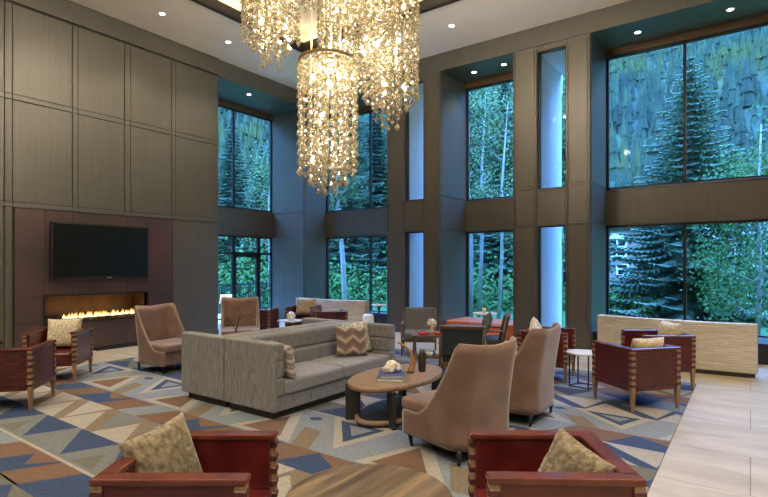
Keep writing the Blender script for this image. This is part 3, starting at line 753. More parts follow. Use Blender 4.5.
# --- high-back taupe velvet chair
def make_highchair(label, loc, rz, group):
    t = thing('high_back_chair', label, 'chair', loc, rz, group)
    W, D, Z0_, ZT = .76, .76, .13, 1.06
    hw = W/2; rcn = .17
    # plan path of the shell: front left -> back -> front right
    path = []
    nS = 14
    for i in range(nS): path.append((-hw, D/2 - (D-rcn)*i/nS, 0))
    for i in range(9):
        a = PI + (PI/2)*i/8; path.append((-hw+rcn+rcn*math.cos(a), -D/2+rcn+rcn*math.sin(a), 1))
    for i in range(1,8): path.append((-hw+rcn+(W-2*rcn)*i/8, -D/2, 2))
    for i in range(9):
        a = 1.5*PI + (PI/2)*i/8; path.append((hw-rcn+rcn*math.cos(a), -D/2+rcn+rcn*math.sin(a), 1))
    for i in range(nS-1,-1,-1): path.append((hw, D/2 - (D-rcn)*i/nS, 0))
    def topz(x, y):
        s = (D/2 - y)/D   # 0 front .. 1 back
        k = max(0, min(1, (s-.20)/.64)); e = k**2.0
        z = .35 + (ZT-.35)*e
        if s > .82: z = ZT - .035*(1-abs(x)/hw)*min(1,(s-.82)/.18)**1
        return z
    b = B(); nz = 12; th = .055; outer = []; inner = []
    for k, (x, y, c) in enumerate(path):
        p0 = path[max(0,k-1)]; p1 = path[min(len(path)-1,k+1)]
        dx, dy = p1[0]-p0[0], p1[1]-p0[1]; L = math.hypot(dx,dy); nx, ny = -dy/L, dx/L   # towards the inside
        zt = topz(x,y); co_ = []; ci_ = []
        for j in range(nz+1):
            z = Z0_ + (zt-Z0_)*j/nz; q = max(0,(z-.42)/.6); lean = -.085*q**1.2; fl = 1+.06*max(0,(z-.3)/ZT)
            rim = max(0,(j-(nz-1)))*.012
            co_.append(b.verts.new((x*fl+nx*rim, y+lean+ny*rim, z)))
            ci_.append(b.verts.new((x*fl+nx*(th-rim), y+lean+ny*(th-rim), z)))
        outer.append(co_); inner.append(ci_)
    def quad(a_,b_,c_,d_): b.faces.new([a_,b_,c_,d_]).smooth = True
    for k in range(len(path)-1):
        for j in range(nz):
            quad(outer[k][j],outer[k+1][j],outer[k+1][j+1],outer[k][j+1]); quad(inner[k][j],inner[k][j+1],inner[k+1][j+1],inner[k+1][j])
        quad(outer[k][nz],outer[k+1][nz],inner[k+1][nz],inner[k][nz]); quad(outer[k][0],inner[k][0],inner[k+1][0],outer[k+1][0])
    for k in (0, len(path)-1):
        for j in range(nz): quad(outer[k][j],outer[k][j+1],inner[k][j+1],inner[k][j])
    sh = obj('backrest', b, M['velvet'], t)
    b = B(); tube(b, [((o_[nz].co+i_[nz].co)/2+Vector((0,0,.002))) for o_, i_ in zip(*[[ [type('v',(),{'co':Vector((0,0,0))})] ]]*2)] if 0 else [(p[0]*.97, (p[1]+.0)*.94 - .085*max(0,(topz(p[0],p[1])-.42)/.6)**1.2, topz(p[0],p[1])+.001) for p in path], .007, 6)
    obj('piping', b, M['velvet_gold'], sh)
    b = B(); box(b, -hw+.05, hw-.05, -D/2+.06, D/2-.01, Z0_, .34, .02); obj('seat_base', b, M['velvet'], t)
    b = B(); box(b, -hw+.014, hw-.014, -D/2+.10, D/2+.05, .34, .465, .045, seg=4); obj('seat_cushion', b, M['velvet'], t, smooth=False)
    for sx in (-1,1):
        for sy in (-1,1):
            b = B(); cyl(b, (sx*(hw-.06), sy*(D/2-.07), 0), (sx*(hw-.05), sy*(D/2-.055), Z0_+.01), .014, .026, 10); obj('leg', b, M['black'], t)
    return t
GH = 'taupe velvet high back chairs'
h0 = make_highchair('taupe velvet high back chair with its back to us, nearest the oval coffee table', (-2.25,4.33,.013), rzf(-.96,.28), GH)
dup(h0, (-2.22,5.66,.013), rzf(-1,.02), 'taupe velvet high back chair seen from the side, left of the round white table')
dup(h0, (-7.92,4.80,.013), rzf(.975,.10), 'taupe velvet high back chair left of the grey sofa, beside the fireplace')
dup(h0, (-8.42,6.68,.013), rzf(.80,-.60), 'taupe velvet high back chair facing us in front of the glass door')

# --- grey striated sofas, back to back
def make_sofa(label, loc, rz, group):
    t = thing('sofa', label, 'sofa', loc, rz, group)
    W, D, H = 2.36, .90, .86; hw, hd = W/2, D/2; ar = .15
    b = B(); box(b, -hw+.06, hw-.06, -hd+.03, hd-.10, 0, .10); obj('plinth', b, M['sofa_dark'], t)
    b = B(); box(b, -hw+.002, hw-.002, -hd+.004, hd-.03, .09, .27, .012); obj('seat_base', b, M['sofa'], t)
    b = B(); box(b, -hw+.003, hw-.003, -hd, -hd+.12, .09, H-.005, .02, seg=3); bk = obj('backrest', b, M['sofa'], t)
    for z0, z1, d in ((.40,.63,.015),(.625,H,.0)):
        b = B(); box(b, -hw+ar-.02, hw-ar+.02, -hd+.03, -hd+.25+d, z0, z1, .045, seg=4); obj('back_cushion', b, M['sofa'], bk)
    for sx in (-1,1):
        x0, x1 = sorted((sx*hw, sx*(hw-.07))); b = B(); box(b, x0, x1, -hd, hd-.01, .09, H-.002, .022, seg=3); arm = obj('arm', b, M['sofa'], t)
        for z0, z1 in ((.26,.475),(.47,.665),(.66,H+.001)):
            x0, x1 = sorted((sx*(hw-.02), sx*(hw-ar))); b = B(); box(b, x0, x1, -hd+.02, hd, z0, z1, .03, seg=3); obj('arm_pad', b, M['sofa'], arm)
    for sx in (-1,1):
        x0, x1 = sorted((sx*.003, sx*(hw-ar+.005))); b = B(); box(b, x0, x1, -hd+.2, hd+.005, .262, .435, .04, seg=4); obj('seat_cushion', b, M['sofa_seat'], t)
    return t
s0 = make_sofa('long grey striated sofa with chevron pillows facing the oval coffee table', (-4.70,5.02,.013), rzf(1,0), 'back to back grey sofas')
dup(s0, (-5.61,5.02,.013), rzf(-1,0), 'grey striated sofa facing the fireplace, back to back with the one carrying pillows')
pillow('brown and cream chevron pillow on the grey sofa in front of a cream pillow', (-4.63,5.62,.665), rzf(.86,-.50), R(16), R(-3), .47, .43, .15, 'chevron', 2, 'sofa pillows')
pillow('cream patterned pillow behind the chevron one in the sofa corner', (-4.78,5.88,.67), rzf(.75,-.66), R(14), R(6), .47, .47, .14, 'cream_print', 3, 'sofa pillows')
pillow('pinkish zigzag pillow leaning on the near arm of the grey sofa', (-4.42,4.11,.645), rzf(.12,.99), R(12), R(4), .40, .42, .15, 'ikat', 4, 'sofa pillows')

# --- oval coffee table
t = thing('coffee_table', 'oval wooden coffee table with dark legs and a low shelf beside the grey sofa', 'table', (-3.36,4.93,.013), 0)
def slab(b, prof, sx, sy): lathe(b, prof, 56, (0,0,0), 0, sx, sy)
b = B(); slab(b, [(.97,.395),(1.0,.402),(1.0,.445),(.985,.455)], .43, .75); tp = obj('tabletop', b, M['seat_wood'], t)
b = B(); slab(b, [(.97,.02),(1.0,.025),(1.0,.065),(.985,.07)], .36, .66); obj('shelf', b, M['seat_wood'], t)
b = B(); slab(b, [(.99,.0705),(.97,.074)], .33, .62); obj('shelf_inlay', b, M['black'], t)
for sx in (-1,1):
    for sy in (-1,1):
        b = B(); a = math.atan2(sy*.50, sx*.25)
        m_ = Matrix.Translation((sx*.265, sy*.50, 0)) @ Matrix.Rotation(sy*sx*R(-58)+R(90)*0, 4, 'Z')
        box(b, -.022, .022, -.085, .085, 0, .40, .006, mat=m_); obj('leg', b, M['table_leg'], t)
ZT_ = .469
bk = thing('book', 'green book lying under the blue one on the oval coffee table', 'book', (-3.30,4.72,ZT_), R(30), 'stacked books on the oval table')
b = B(); box(b, -.145,.145,-.20,.20,0,.004); box(b,-.145,.145,-.20,.20,.031,.035); box(b,-.147,-.142,-.20,.20,0,.035); obj('cover', b, M['green_book'], bk)
b = B(); box(b, -.142,.138,-.195,.195,.004,.031); obj('pages', b, M['paper'], bk)
bk = thing('book', 'blue book lying on top of the green one on the oval coffee table', 'book', (-3.305,4.72,ZT_+.0355), R(38), 'stacked books on the oval table')
b = B(); box(b, -.13,.13,-.18,.18,0,.003); box(b,-.13,.13,-.18,.18,.023,.026); box(b,-.132,-.127,-.18,.18,0,.026); obj('cover', b, M['blue_book'], bk)
b = B(); box(b, -.127,.123,-.175,.175,.003,.023); obj('pages', b, M['paper'], bk)
b = B(); rp = random.Random(5)
for i in range(34):
    a = rp.uniform(0,2*PI); e = rp.uniform(0,PI/2); rr_ = .062
    c = Vector((math.cos(a)*math.cos(e)*rr_, math.sin(a)*math.cos(e)*rr_, math.sin(e)*rr_*.95+.022)); s = rp.uniform(.016,.028)
    ret = bmesh.ops.create_icosphere(b, subdivisions=1, radius=s, matrix=Matrix.Translation(c) @ Matrix.Rotation(rp.uniform(0,3),4,'X') @ Matrix.Diagonal((1,.7,1.2,1)))
ret = bmesh.ops.create_icosphere(b, subdivisions=2, radius=.055, matrix=Matrix.Translation((0,0,.052)))
zmin = min(v.co.z for v in b.verts)
for v in b.verts: v.co.z = max(v.co.z, 0)
o = obj('coral_ornament', b, M['shell']); o.location = (-3.31,4.74,ZT_+.062); o.scale = (1.4,1.4,1.3); tag(o, 'knobbly white coral ornament on the blue book', 'ornament')
# curved horn sculptures
def horn(b, base, top, bend, r0, r1):
    pts = []; rs = []
    for i in range(12):
        s = i/11; p = Vector(base).lerp(Vector(top), s) + Vector(bend)*math.sin(s*PI)*1.0; pts.append(p); rs.append(r0+(r1-r0)*s)
    tube(b, pts, rs, 10)
t = thing('horn_sculpture', 'brown curved wooden sculpture standing on the oval coffee table', 'ornament', (-3.28,5.08,ZT_), 0)
b = B(); lathe(b, [(.045,0),(.05,.01),(.03,.02)], 16); obj('base', b, M['black'], t)
b = B(); horn(b, (0,0,.015), (-.13,-.07,.36), (.07,.05,.035), .036, .010); obj('horn', b, M['horn'], t)
b = B(); horn(b, (.01,.012,.015), (.0,.02,.24), (.03,.02,0), .028, .014); obj('horn', b, M['horn'], t)
b = B(); lathe(b, [(.035,0),(.046,.03),(.046,.17),(.030,.22),(.036,.26),(.028,.26),(.024,.22)], 18); o = obj('dark_vase', b, M['table_leg']); o.location = (-3.20,5.22,ZT_)
tag(o, 'small dark vase behind the brown sculpture on the oval table', 'vase')

# --- round striped foreground table
t = thing('round_table', 'round striped wood side table in the foreground between two leather armchairs', 'table', (-1.675,2.185,.013), 0)
b = B(); lathe(b, [(.435,.445),(.452,.452),(.453,.482),(.445,.487)], 72); obj('tabletop', b, M['zebra'], t)
b = B(); lathe(b, [(.30,0),(.30,.03),(.07,.04),(.06,.40),(.2,.445)], 40); obj('pedestal', b, M['bronze_leg'], t)

# --- small round white table
t = thing('round_side_table', 'small round white topped table on dark metal legs among the right armchairs', 'table', (-1.94,7.56,.013), 0)
b = B(); lathe(b, [(.215,.47),(.225,.475),(.225,.492),(.22,.497)], 40); obj('tabletop', b, M['white_top'], t)
for k in range(4):
    a = R(35+90*k); b = B(); x, y = .195*math.cos(a), .195*math.sin(a); box(b, x-.009, x+.009, y-.009, y+.009, 0, .475); obj('leg', b, M['black'], t)
b = B()
pts = [(.195*math.cos(R(35+90*k)), .195*math.sin(R(35+90*k)), .012) for k in range(5)]
for p, q in zip(pts, pts[1:]): tube(b, [p, q], .009, 6)
obj('floor_frame', b, M['black'], t)

# --- low curved partitions clad in split travertine
def make_partition(label, loc, rz, group):
    t = thing('low_partition', label, 'partition', loc, rz, group)
    L, th, sag, H = 2.37, .20, .15, .83
    def strip(ya, yb, z0, z1, inset):
        b = B(); n = 24; rows = []
        for i in range(n+1):
            x = -L/2+inset+(L-2*inset)*i/n; s = -sag*(1-(2*x/L)**2)
            rows.append([b.verts.new((x, s+y_, z_)) for y_, z_ in ((ya,z0),(yb,z0),(yb,z1),(ya,z1))])
        for P, Q in zip(rows, rows[1:]):
            for k in range(4): b.faces.new([P[k],P[(k+1)%4],Q[(k+1)%4],Q[k]])
        b.faces.new(rows[0]); b.faces.new(rows[-1][::-1]); return b
    obj('cladding', strip(0, th, .075, H, 0), M['strata'], t)
    obj('plinth', strip(.04, th-.03, 0, .075, .03), M['brick_light'], t)
    return t
p0 = make_partition('low curved cream stone partition standing before the wide right window', (-1.10,9.77,0), R(-4.8), 'low curved cream partitions')
dup(p0, (-9.15,10.15,0), R(2.5), 'low curved cream stone partition in the far corner behind the sofas')

# --- wooden framed grey lounge chairs
def make_lounge(name, label, loc, rz, um, group):
    t = thing(name, label, 'chair', loc, rz, group)
    W, D = .64, .66; hw, hd = W/2, D/2
    for sx in (-1,1):
        b = B(); tube(b, [(sx*hw, hd-.04, 0),(sx*hw, hd-.03,.60)], [.014,.02], 8); obj('leg', b, M['walnut'], t)
        b = B(); tube(b, [(sx*hw, -hd+.0, 0),(sx*hw, -hd+.08,.40),(sx*hw*.97,-hd-.01,.86)], [.014,.02,.016], 8); obj('leg', b, M['walnut'], t)
        b = B(); box(b, sx*hw-.028, sx*hw+.028, -hd+.04, hd+.01, .585, .615, .01); obj('armrest', b, M['walnut'], t)
    b = B(); box(b, -hw, hw, -hd+.06, hd-.02, .27, .32, .006); obj('seat_frame', b, M['walnut'], t)
    b = B(); box(b, -hw+.03, hw-.03, -hd+.08, hd, .315, .46, .04, seg=3); obj('seat', b, um, t)
    b = B(); m_ = Matrix.Translation((0,-hd+.08,.42)) @ Matrix.Rotation(R(12),4,'X'); box(b, -hw+.03, hw-.03, -.05, .06, 0, .47, .035, seg=3, mat=m_); obj('backrest', b, um, t)
    b = B(); m_ = Matrix.Translation((0,-hd+.08,.42)) @ Matrix.Rotation(R(12),4,'X'); box(b, -hw+.0, hw-.0, -.062, -.03, .42, .47, .008, mat=m_); obj('back_rail', b, M['walnut'], t)
    return t
GG = 'wooden framed upholstered chairs by the middle window'
make_lounge('lounge_chair', 'wooden framed chair with grey cushions facing us beside a window pier', (-5.25,8.45,.013), rzf(.50,-.86), M['grey_uph'], GG)
make_lounge('lounge_chair', 'charcoal upholstered wooden chair with its back to us behind the taupe high chair', (-3.50,6.86,.013), rzf(-.44,.9), M['char_uph'], GG)
make_lounge('lounge_chair', 'wooden framed grey chair turned sideways under the small white cafe table', (-3.80,8.42,.013), rzf(-.93,-.36), M['char_uph'], GG)
pillow('grey pillow on the sideways wooden chair by the middle window', (-3.82,8.42,.70), rzf(-.93,-.36), R(18), R(12), .44, .42, .15, 'grey_uph', 9)
# game table with flowers
t = thing('side_table', 'dark square wooden table with a lower shelf between the grey chairs', 'table', (-4.40,7.45,.013), R(30))
b = B(); box(b, -.30,.30,-.30,.30,.545,.58,.006); obj('tabletop', b, M['walnut'], t)
b = B(); box(b, -.27,.27,-.27,.27,.20,.225,.004); obj('shelf', b, M['walnut'], t)
for sx in (-1,1):
    for sy in (-1,1): b = B(); box(b, sx*.27-.018, sx*.27+.018, sy*.27-.018, sy*.27+.018, 0, .55); obj('leg', b, M['walnut'], t)
for k, (lx, ly) in enumerate(((-.17,-.16),(-.02,-.2),(.14,-.15),(-.08,-.02),(.10,.02))):
    b = B(); lathe(b, [(.02,0),(.055,.03),(.06,.065),(.052,.065),(.02,.015)], 16); o = obj('bowl', b, M['white']); o.location = at(-4.40,7.45,R(30),lx,ly,.239)
    tag(o, 'small white bowl on the lower shelf of the dark square table', 'bowl', 'bowls on the dark square table shelf')
t = thing('flower_vase', 'round white flower ball in a small vase on the dark square table', 'vase', at(-4.40,7.45,R(30),.02,-.02,.594), 0)
b = B(); lathe(b, [(.03,0),(.045,.03),(.03,.08),(.035,.10)], 16); obj('vase', b, M['candle'], t)
b = B(); rp = random.Random(8)
bmesh.ops.create_icosphere(b, subdivisions=2, radius=.065, matrix=Matrix.Translation((0,0,.17)))
for i in range(60):
    v = Vector((rp.gauss(0,1),rp.gauss(0,1),rp.gauss(0,1))).normalized()*.066; bmesh.ops.create_icosphere(b, subdivisions=1, radius=.02, matrix=Matrix.Translation(v+Vector((0,0,.17))))
obj('flowers', b, M['shell'], t)
for lx, ly, lb in ((-.12,-.20,'left'),(.14,-.18,'right')):
    b = B(); lathe(b, [(.04,0),(.085,.012),(.09,.035),(.08,.035),(.04,.015)], 20); o = obj('dish', b, M['red_glass']); o.location = at(-4.40,7.45,R(30),lx,ly,.594)
    tag(o, 'glossy red dish, %s one of two on the dark square table' % lb, 'dish', 'red dishes')
# cafe tables
def cafe(label, x, y, r):
    t = thing('cafe_table', label, 'table', (x,y,0), 0)
    b = B(); lathe(b, [(r-.015,.725),(r,.732),(r,.75),(r-.005,.755)], 40); obj('tabletop', b, M['white_top'], t)
    b = B(); lathe(b, [(.2,0),(.2,.015),(.03,.03),(.022,.6),(.05,.725)], 20); obj('pedestal', b, M['black'], t)
cafe('round white cafe table with a candle before the middle window', -4.48, 9.80, .255)
cafe('round white cafe table behind the right end of the far cream partition', -7.62, 10.35, .20)
b = B(); lathe(b, [(.03,0),(.038,.01),(.04,.10),(.034,.10),(.03,.02)], 16); o = obj('candle_glass', b, M['candle']); o.location = (-4.50,9.80,.755); tag(o, 'small amber candle glass on the white cafe table', 'candle')
b = B(); lathe(b, [(.10,0),(.13,.05),(.14,.28),(.13,.5),(.10,.56)], 24); o = obj('garden_stool', b, M['white']); o.location = (-7.50,9.75,0); tag(o, 'white barrel stool right of the far cream partition', 'stool')
# side table and lamp by the far armchairs
t = thing('round_side_table', 'small dark legged side table with a pale top left of the far armchairs', 'table', (-8.38,8.05,.013), 0)
b = B(); box(b, -.25,.25,-.2,.2,.47,.5,.004); obj('tabletop', b, M['white_top'], t)
for sx in (-1,1):
    for sy in (-1,1): b = B(); box(b, sx*.235-.012, sx*.235+.012, sy*.185-.012, sy*.185+.012, 0, .47); obj('leg', b, M['walnut'], t)
b = B(); rp = random.Random(4); bmesh.ops.create_icosphere(b, subdivisions=3, radius=.10, matrix=Matrix.Translation((0,0,.095)))
for v in b.verts: v.co *= 1+rp.uniform(-.05,.05); v.co.z = max(0, v.co.z)
o = obj('coral_ornament', b, M['shell']); o.location = (-8.33,8.0,.513); tag(o, 'round pale coral ornament on the far side table', 'ornament')
# orange bench in the middle bay
t = thing('window_bench', 'orange leather window bench in the recess of the middle window', 'bench', (-5.255,11.62,0), 0)
b = B(); box(b, -.92,.92,-.40,.66,.0,.27,.01); obj('base', b, M['orange'], t)
b = B(); box(b, -.92,.92,-.42,.66,.27,.37,.03,seg=3); obj('seat', b, M['orange'], t)
# table with antler sculpture behind the sofas
t = thing('coffee_table', 'low dark coffee table hidden behind the grey sofas, holding the antler', 'table', (-7.0,5.75,.013), 0)
b = B(); box(b, -.35,.35,-.55,.55,.40,.44,.008); obj('tabletop', b, M['seat_wood'], t)
for sx in (-1,1):
    for sy in (-1,1): b = B(); box(b, sx*.31-.025, sx*.31+.025, sy*.5-.025, sy*.5+.025, 0, .40); obj('leg', b, M['table_leg'], t)
t = thing('antler_sculpture', 'thin dark antler sculpture showing above the back of the grey sofa', 'ornament', (-7.05,5.50,.453), 0)
b = B(); lathe(b, [(.06,0),(.06,.015),(.02,.02)], 16); obj('base', b, M['black'], t)
b = B()
def ant(pts, r): tube(b, [(.811*x, .585*x, z) for x, z in pts], r, 6)
ant([(0,0),(0,.16),(.02,.28),(.05,.36)], .012); ant([(0,.16),(-.04,.28),(-.10,.36),(-.18,.40)], .008)
ant([(.05,.36),(.13,.44),(.22,.455),(.31,.41)], .007); ant([(.05,.36),(.06,.42),(.09,.5)], .006); ant([(-.04,.28),(-.14,.29),(-.18,.26)], .006); ant([(.13,.44),(.17,.40),(.25,.38)], .006)
obj('antler', b, M['bronze_leg'], t)
# reading stand
t = thing('menu_stand', 'slanted white reading stand left of the far high back chair', 'stand', (-9.52,7.15,0), R(-40))
b = B(); lathe(b, [(.16,0),(.16,.015),(.015,.02),(.012,.95)], 16); obj('post', b, M['black'], t)
b = B(); m_ = Matrix.Translation((0,0,.99)) @ Matrix.Rotation(R(28),4,'Y'); box(b, -.2,.2,-.14,.14,-.012,.0,.003,mat=m_); obj('back_plate', b, M['black'], t)
b = B(); box(b, -.19,.19,-.13,.13,.0,.006,.0,mat=m_); obj('panel', b, M['white'], t)

# ------------------------------------------------------------ chandeliers
def crystal(b, x, y, z, s):
    n = 6; prof = [(.0,.0),(.62,.13),(.84,.36),(.56,.66),(.12,1.0)]
    rings = []
    ph = random.uniform(0,1)
    for r_, h_ in prof[1:]:
        rings.append([b.verts.new((x+r_*s*.5*math.cos(2*PI*(i+ph)/n), y+r_*s*.5*math.sin(2*PI*(i+ph)/n), z-s*.95*(1-h_))) for i in range(n)])
    v0 = b.verts.new((x,y,z-s*.95)); v1 = b.verts.new((x,y,z+.006))
    for i in range(n):
        b.faces.new([v0, rings[0][(i+1)%n], rings[0][i]]); b.faces.new([v1, rings[-1][i], rings[-1][(i+1)%n]])
    for A, C in zip(rings, rings[1:]):
        for i in range(n): b.faces.new([A[i],A[(i+1)%n],C[(i+1)%n],C[i]])
strand_cache = {}
def strand_mesh(nc, sp, s):
    k = (nc, sp, s)
    if k not in strand_cache:
        b = B()
        for i in range(nc):
            z = -i*sp
            crystal(b, random.uniform(-.004,.004), random.uniform(-.004,.004), z-.02, s*random.uniform(.9,1.08))
            crystal(b, 0, 0, z-.02-s*.92, s*.24)
        tube(b, [(0,0,0),(0,0,-nc*sp+.02)], .0025, 4)
        me = bpy.data.meshes.new('crystal_strand')
        bmesh.ops.recalc_face_normals(b, faces=b.faces[:]); b.to_mesh(me); b.free(); me.materials.append(M['crystal']); strand_cache[k] = me
    return strand_cache[k]
SPC = .112; CS = .084
def chandelier(label, x, y, ztop, zbody, ztip, r):
    t = thing('crystal_chandelier', label, 'chandelier', (x,y,ztop), 0, 'cluster of hanging crystal cylinders')
    b = B()
    for rr_, h_ in ((r,.014),(r*.68,.010),(r*.34,.010)):
        lathe(b, [(rr_-.010,-h_),(rr_+.014,-h_),(rr_+.014,h_),(rr_-.010,h_),(rr_-.010,-h_)], 48, cap=False)
    for k in range(3):
        a = PI*k/3; tube(b, [(-r*math.cos(a),-r*math.sin(a),0),(r*math.cos(a),r*math.sin(a),0)], .008, 6)
    obj('top_ring', b, M['gold'], t)
    b = B()
    for k in range(3):
        a = 2*PI*k/3; tube(b, [(r*.6*math.cos(a), r*.6*math.sin(a), 0),(r*.6*math.cos(a), r*.6*math.sin(a), CZ+.42-ztop)], .005, 6)
    obj('cable', b, M['gold'], t)
    b = B(); lathe(b, [(r*.75,CZ+.39-ztop),(r*.75,CZ+.428-ztop)], 32); obj('ceiling_plate', b, M['gold'], t)
    tiers = [(r, 21, zbody), (r*.66, 12, zbody-(zbody-ztip)*.5), (r*.32, 5, ztip)]
    for rr_, n, zb in tiers:
        for k in range(n):
            a = 2*PI*(k+random.uniform(-.06,.06))/n
            L = ztop-zb + random.choice((-.04,0,0,.04))
            nc = max(3, int(round(L/SPC)))
            o = bpy.data.objects.new('crystal_strand', strand_mesh(nc, SPC, CS)); COL.objects.link(o); o.parent = t
            o.location = (rr_*math.cos(a), rr_*math.sin(a), -.01); o.rotation_euler = (0,0,a+random.uniform(-.4,.4))
    H = ztop-zbody; nb = max(2, int(H/.42))
    for k in range(nb):
        for q in range(3):
            a = 2*PI*q/3+k*.9; z = -.25-k*(H-.35)/max(1,nb-1)
            b = B(); px_, py_ = r*.50*math.cos(a), r*.50*math.sin(a)
            lathe(b, [(.006,0),(.024,.02),(.028,.045),(.014,.075),(.003,.09)], 10, (px_,py_,z)); obj('bulb', b, M['bulb'], t)
    b = B()
    for k in range(nb):
        z = -.25-k*(H-.35)/max(1,nb-1)-.01
        lathe(b, [(r*.50-.006,z-.006),(r*.5+.006,z-.006),(r*.5+.006,z+.006),(r*.5-.006,z+.006),(r*.50-.006,z-.006)], 24, cap=False)
    tube(b, [(0,0,0),(0,0,-H)], .012, 6)
    for k in range(nb):
        z = -.25-k*(H-.35)/max(1,nb-1)-.01
        for q in range(3):
            a = 2*PI*q/3+k*.9; tube(b, [(0,0,z),(r*.5*math.cos(a),r*.5*math.sin(a),z)], .005, 5)
    obj('lamp_frame', b, M['gold'], t)
    l = bpy.data.lights.new('ceiling_fill', 'POINT'); l.energy = 230; l.color = (1,.84,.62); l.shadow_soft_size = .08  # added lamp without a bulb, brightens coffer and ceiling
    lo = bpy.data.objects.new('ceiling_fill', l); COL.objects.link(lo); lo.location = (0,0,.12); lo.parent = t
    for f in (.25,.75):
        l = bpy.data.lights.new('chandelier_lamp', 'POINT'); l.energy = 11*H/1.5; l.color = (1,.92,.78); l.shadow_soft_size = .10
        lo = bpy.data.objects.new('chandelier_lamp', l); COL.objects.link(lo); lo.location = (0,0,-H*f); lo.parent = t
chandelier('lowest crystal cylinder chandelier, hanging in front with its ring in view', -4.05, 4.48, 4.15, 2.84, 2.58, .335)
chandelier('right crystal cylinder chandelier, second lowest of the cluster', -3.56, 5.08, 5.65, 3.78, 3.44, .325)
chandelier('leftmost crystal cylinder chandelier, hanging high', -4.82, 4.29, 6.3, 4.56, 4.22, .335)
chandelier('crystal cylinder chandelier behind and between the lowest and the right one', -5.03, 5.86, 6.2, 4.45, 4.05, .335)
chandelier('highest crystal chandelier, only its tip showing between two others', -4.95, 5.03, 6.5, 5.62, 5.27, .30)

# ------------------------------------------------------------ outside
b = B(); box(b, -60, 60, YG+.3, 60, -.8, -.5); box(b, -60, XG-.2, -40, YG+.3, -.8, -.5); struct('ground', b, M['grass'])
# terrace with railing outside the left recess
b = B(); box(b, -15.6, XG-.1, 5, 13.5, -.49, -.02); struct('terrace', b, M['stucco'])
t = thing('railing', 'black metal balcony railing outside the glass door', 'railing', (-15.3, 0, -.02))
b = B(); box(b, -.03,.03, 5.2, 13.4, 1.04, 1.09); box(b, -.02,.02,5.2,13.4,.10,.14); box(b, -.02,.02,5.2,13.4,.90,.93); obj('handrail', b, M['black'], t)
for k in range(70):
    y = 5.25+k*.117; b = B(); box(b, -.011,.011, y-.011,y+.011,.0,1.04); obj('baluster', b, M['black'], t)
# hillside
def hz_(r): return -.6 + max(0, r-50)*.66 + (max(0, r-50)*.02)**1.5
b = B(); rows = []; rt = random.Random(2)
AZ0, AZ1, NA, NR = R(-75), R(235), 100, 26
for i in range(NA+1):
    a = AZ0+(AZ1-AZ0)*i/NA; row = []
    for j in range(NR+1):
        r_ = 44+(340-44)*j/NR; row.append(b.verts.new((r_*math.cos(a), r_*math.sin(a), hz_(r_)-.4+rt.uniform(-1,1)*(.2 if j < 2 else 1.5))))
    rows.append(row)
for P, Q in zip(rows, rows[1:]):
    for j in range(NR): b.faces.new([P[j],Q[j],Q[j+1],P[j+1]]).smooth = True
struct('hillside', b, M['forest'])
vs = []; fs = []
def conifer(x, y, z, h, r):
    n = 5
    for k in range(3):
        f = k/3; rb = r*(1-f*.86); zb = z+h*(.02+f*.86); zt = z+h*min(1.0, .02+f*.86+.48)
        i0 = len(vs); ph = rt.uniform(0,6)
        for q in range(2*n):
            rr_ = rb*(1 if q % 2 else .55)*rt.uniform(.85,1.15); a = ph+PI*q/n
            vs.append((x+rr_*math.cos(a), y+rr_*math.sin(a), zb-(.03*h if q % 2 else 0)))
        vs.append((x, y, zt)); vs.append((x, y, zb+h*.03))
        for q in range(2*n): fs.append((i0+q, i0+(q+1)%(2*n), i0+2*n)); fs.append((i0+(q+1)%(2*n), i0+q, i0+2*n+1))
for k in range(34000):
    a = rt.uniform(R(66), R(205)); u = rt.random(); r_ = math.sqrt(47**2+(300**2-47**2)*u)
    h = rt.uniform(3,7.5); conifer(r_*math.cos(a), r_*math.sin(a), hz_(r_)-.8, h, h*rt.uniform(.14,.21))
me = bpy.data.meshes.new('forest'); me.from_pydata(vs, [], fs); me.materials.append(M['forest'])
o = bpy.data.objects.new('forest', me); COL.objects.link(o); o['kind'] = 'stuff'; tag(o, 'dense conifer and aspen forest covering the hillside beyond the windows', 'forest')

def spruce(label, x, y, h, r, seed, group='tall blue green spruces outside'):
    rs = random.Random(seed); t = thing('spruce_tree', label, 'tree', (x,y,-.5), 0, group)
    b = B(); cyl(b, (0,0,0), (0,0,h*.97), .02*h, .01, 8); obj('trunk', b, M['bark'], t)
    V = []; F = []
    nl = int(h*3.4)
    for k in range(nl):
        f = (k+.5)/nl; z0 = h*(.05+.93*f); rl = r*(1-f)**.85*rs.uniform(.85,1.1)+.12; nb = int(9+6*(1-f))
        for q in range(nb):
            a = 2*PI*(q+rs.random())/nb; L = rl*rs.uniform(.7,1.1); ca, sa = math.cos(a), math.sin(a); ns = max(3, int(L/.22))
            for s in range(ns):
                f0, f1 = s/ns, (s+1.3)/ns
                def P(ff, off, dz): 
                    rr_ = L*ff; zz = z0 - .22*L*math.sin(min(1,ff)*2.1) + dz
                    return (rr_*ca-off*sa, rr_*sa+off*ca, zz)
                w_ = (.30*L*(1-f0)**.6*.5+.08)
                i0 = len(V)
                V += [P(f0,0,.03), P(f1*1.02,w_*rs.uniform(.8,1.2),-.08), P(f1,0,.0), P(f1*1.02,-w_*rs.uniform(.8,1.2),-.08), P((f0+f1)/2,0,-.16-.10*rs.random())]
                F += [(i0,i0+1,i0+2),(i0,i0+2,i0+3),(i0,i0+2,i0+4)]
    me = bpy.data.meshes.new('foliage'); me.from_pydata(V, [], F); me.materials.append(M['spruce'])
    o = bpy.data.objects.new('foliage', me); COL.objects.link(o); o.parent = t
    return t
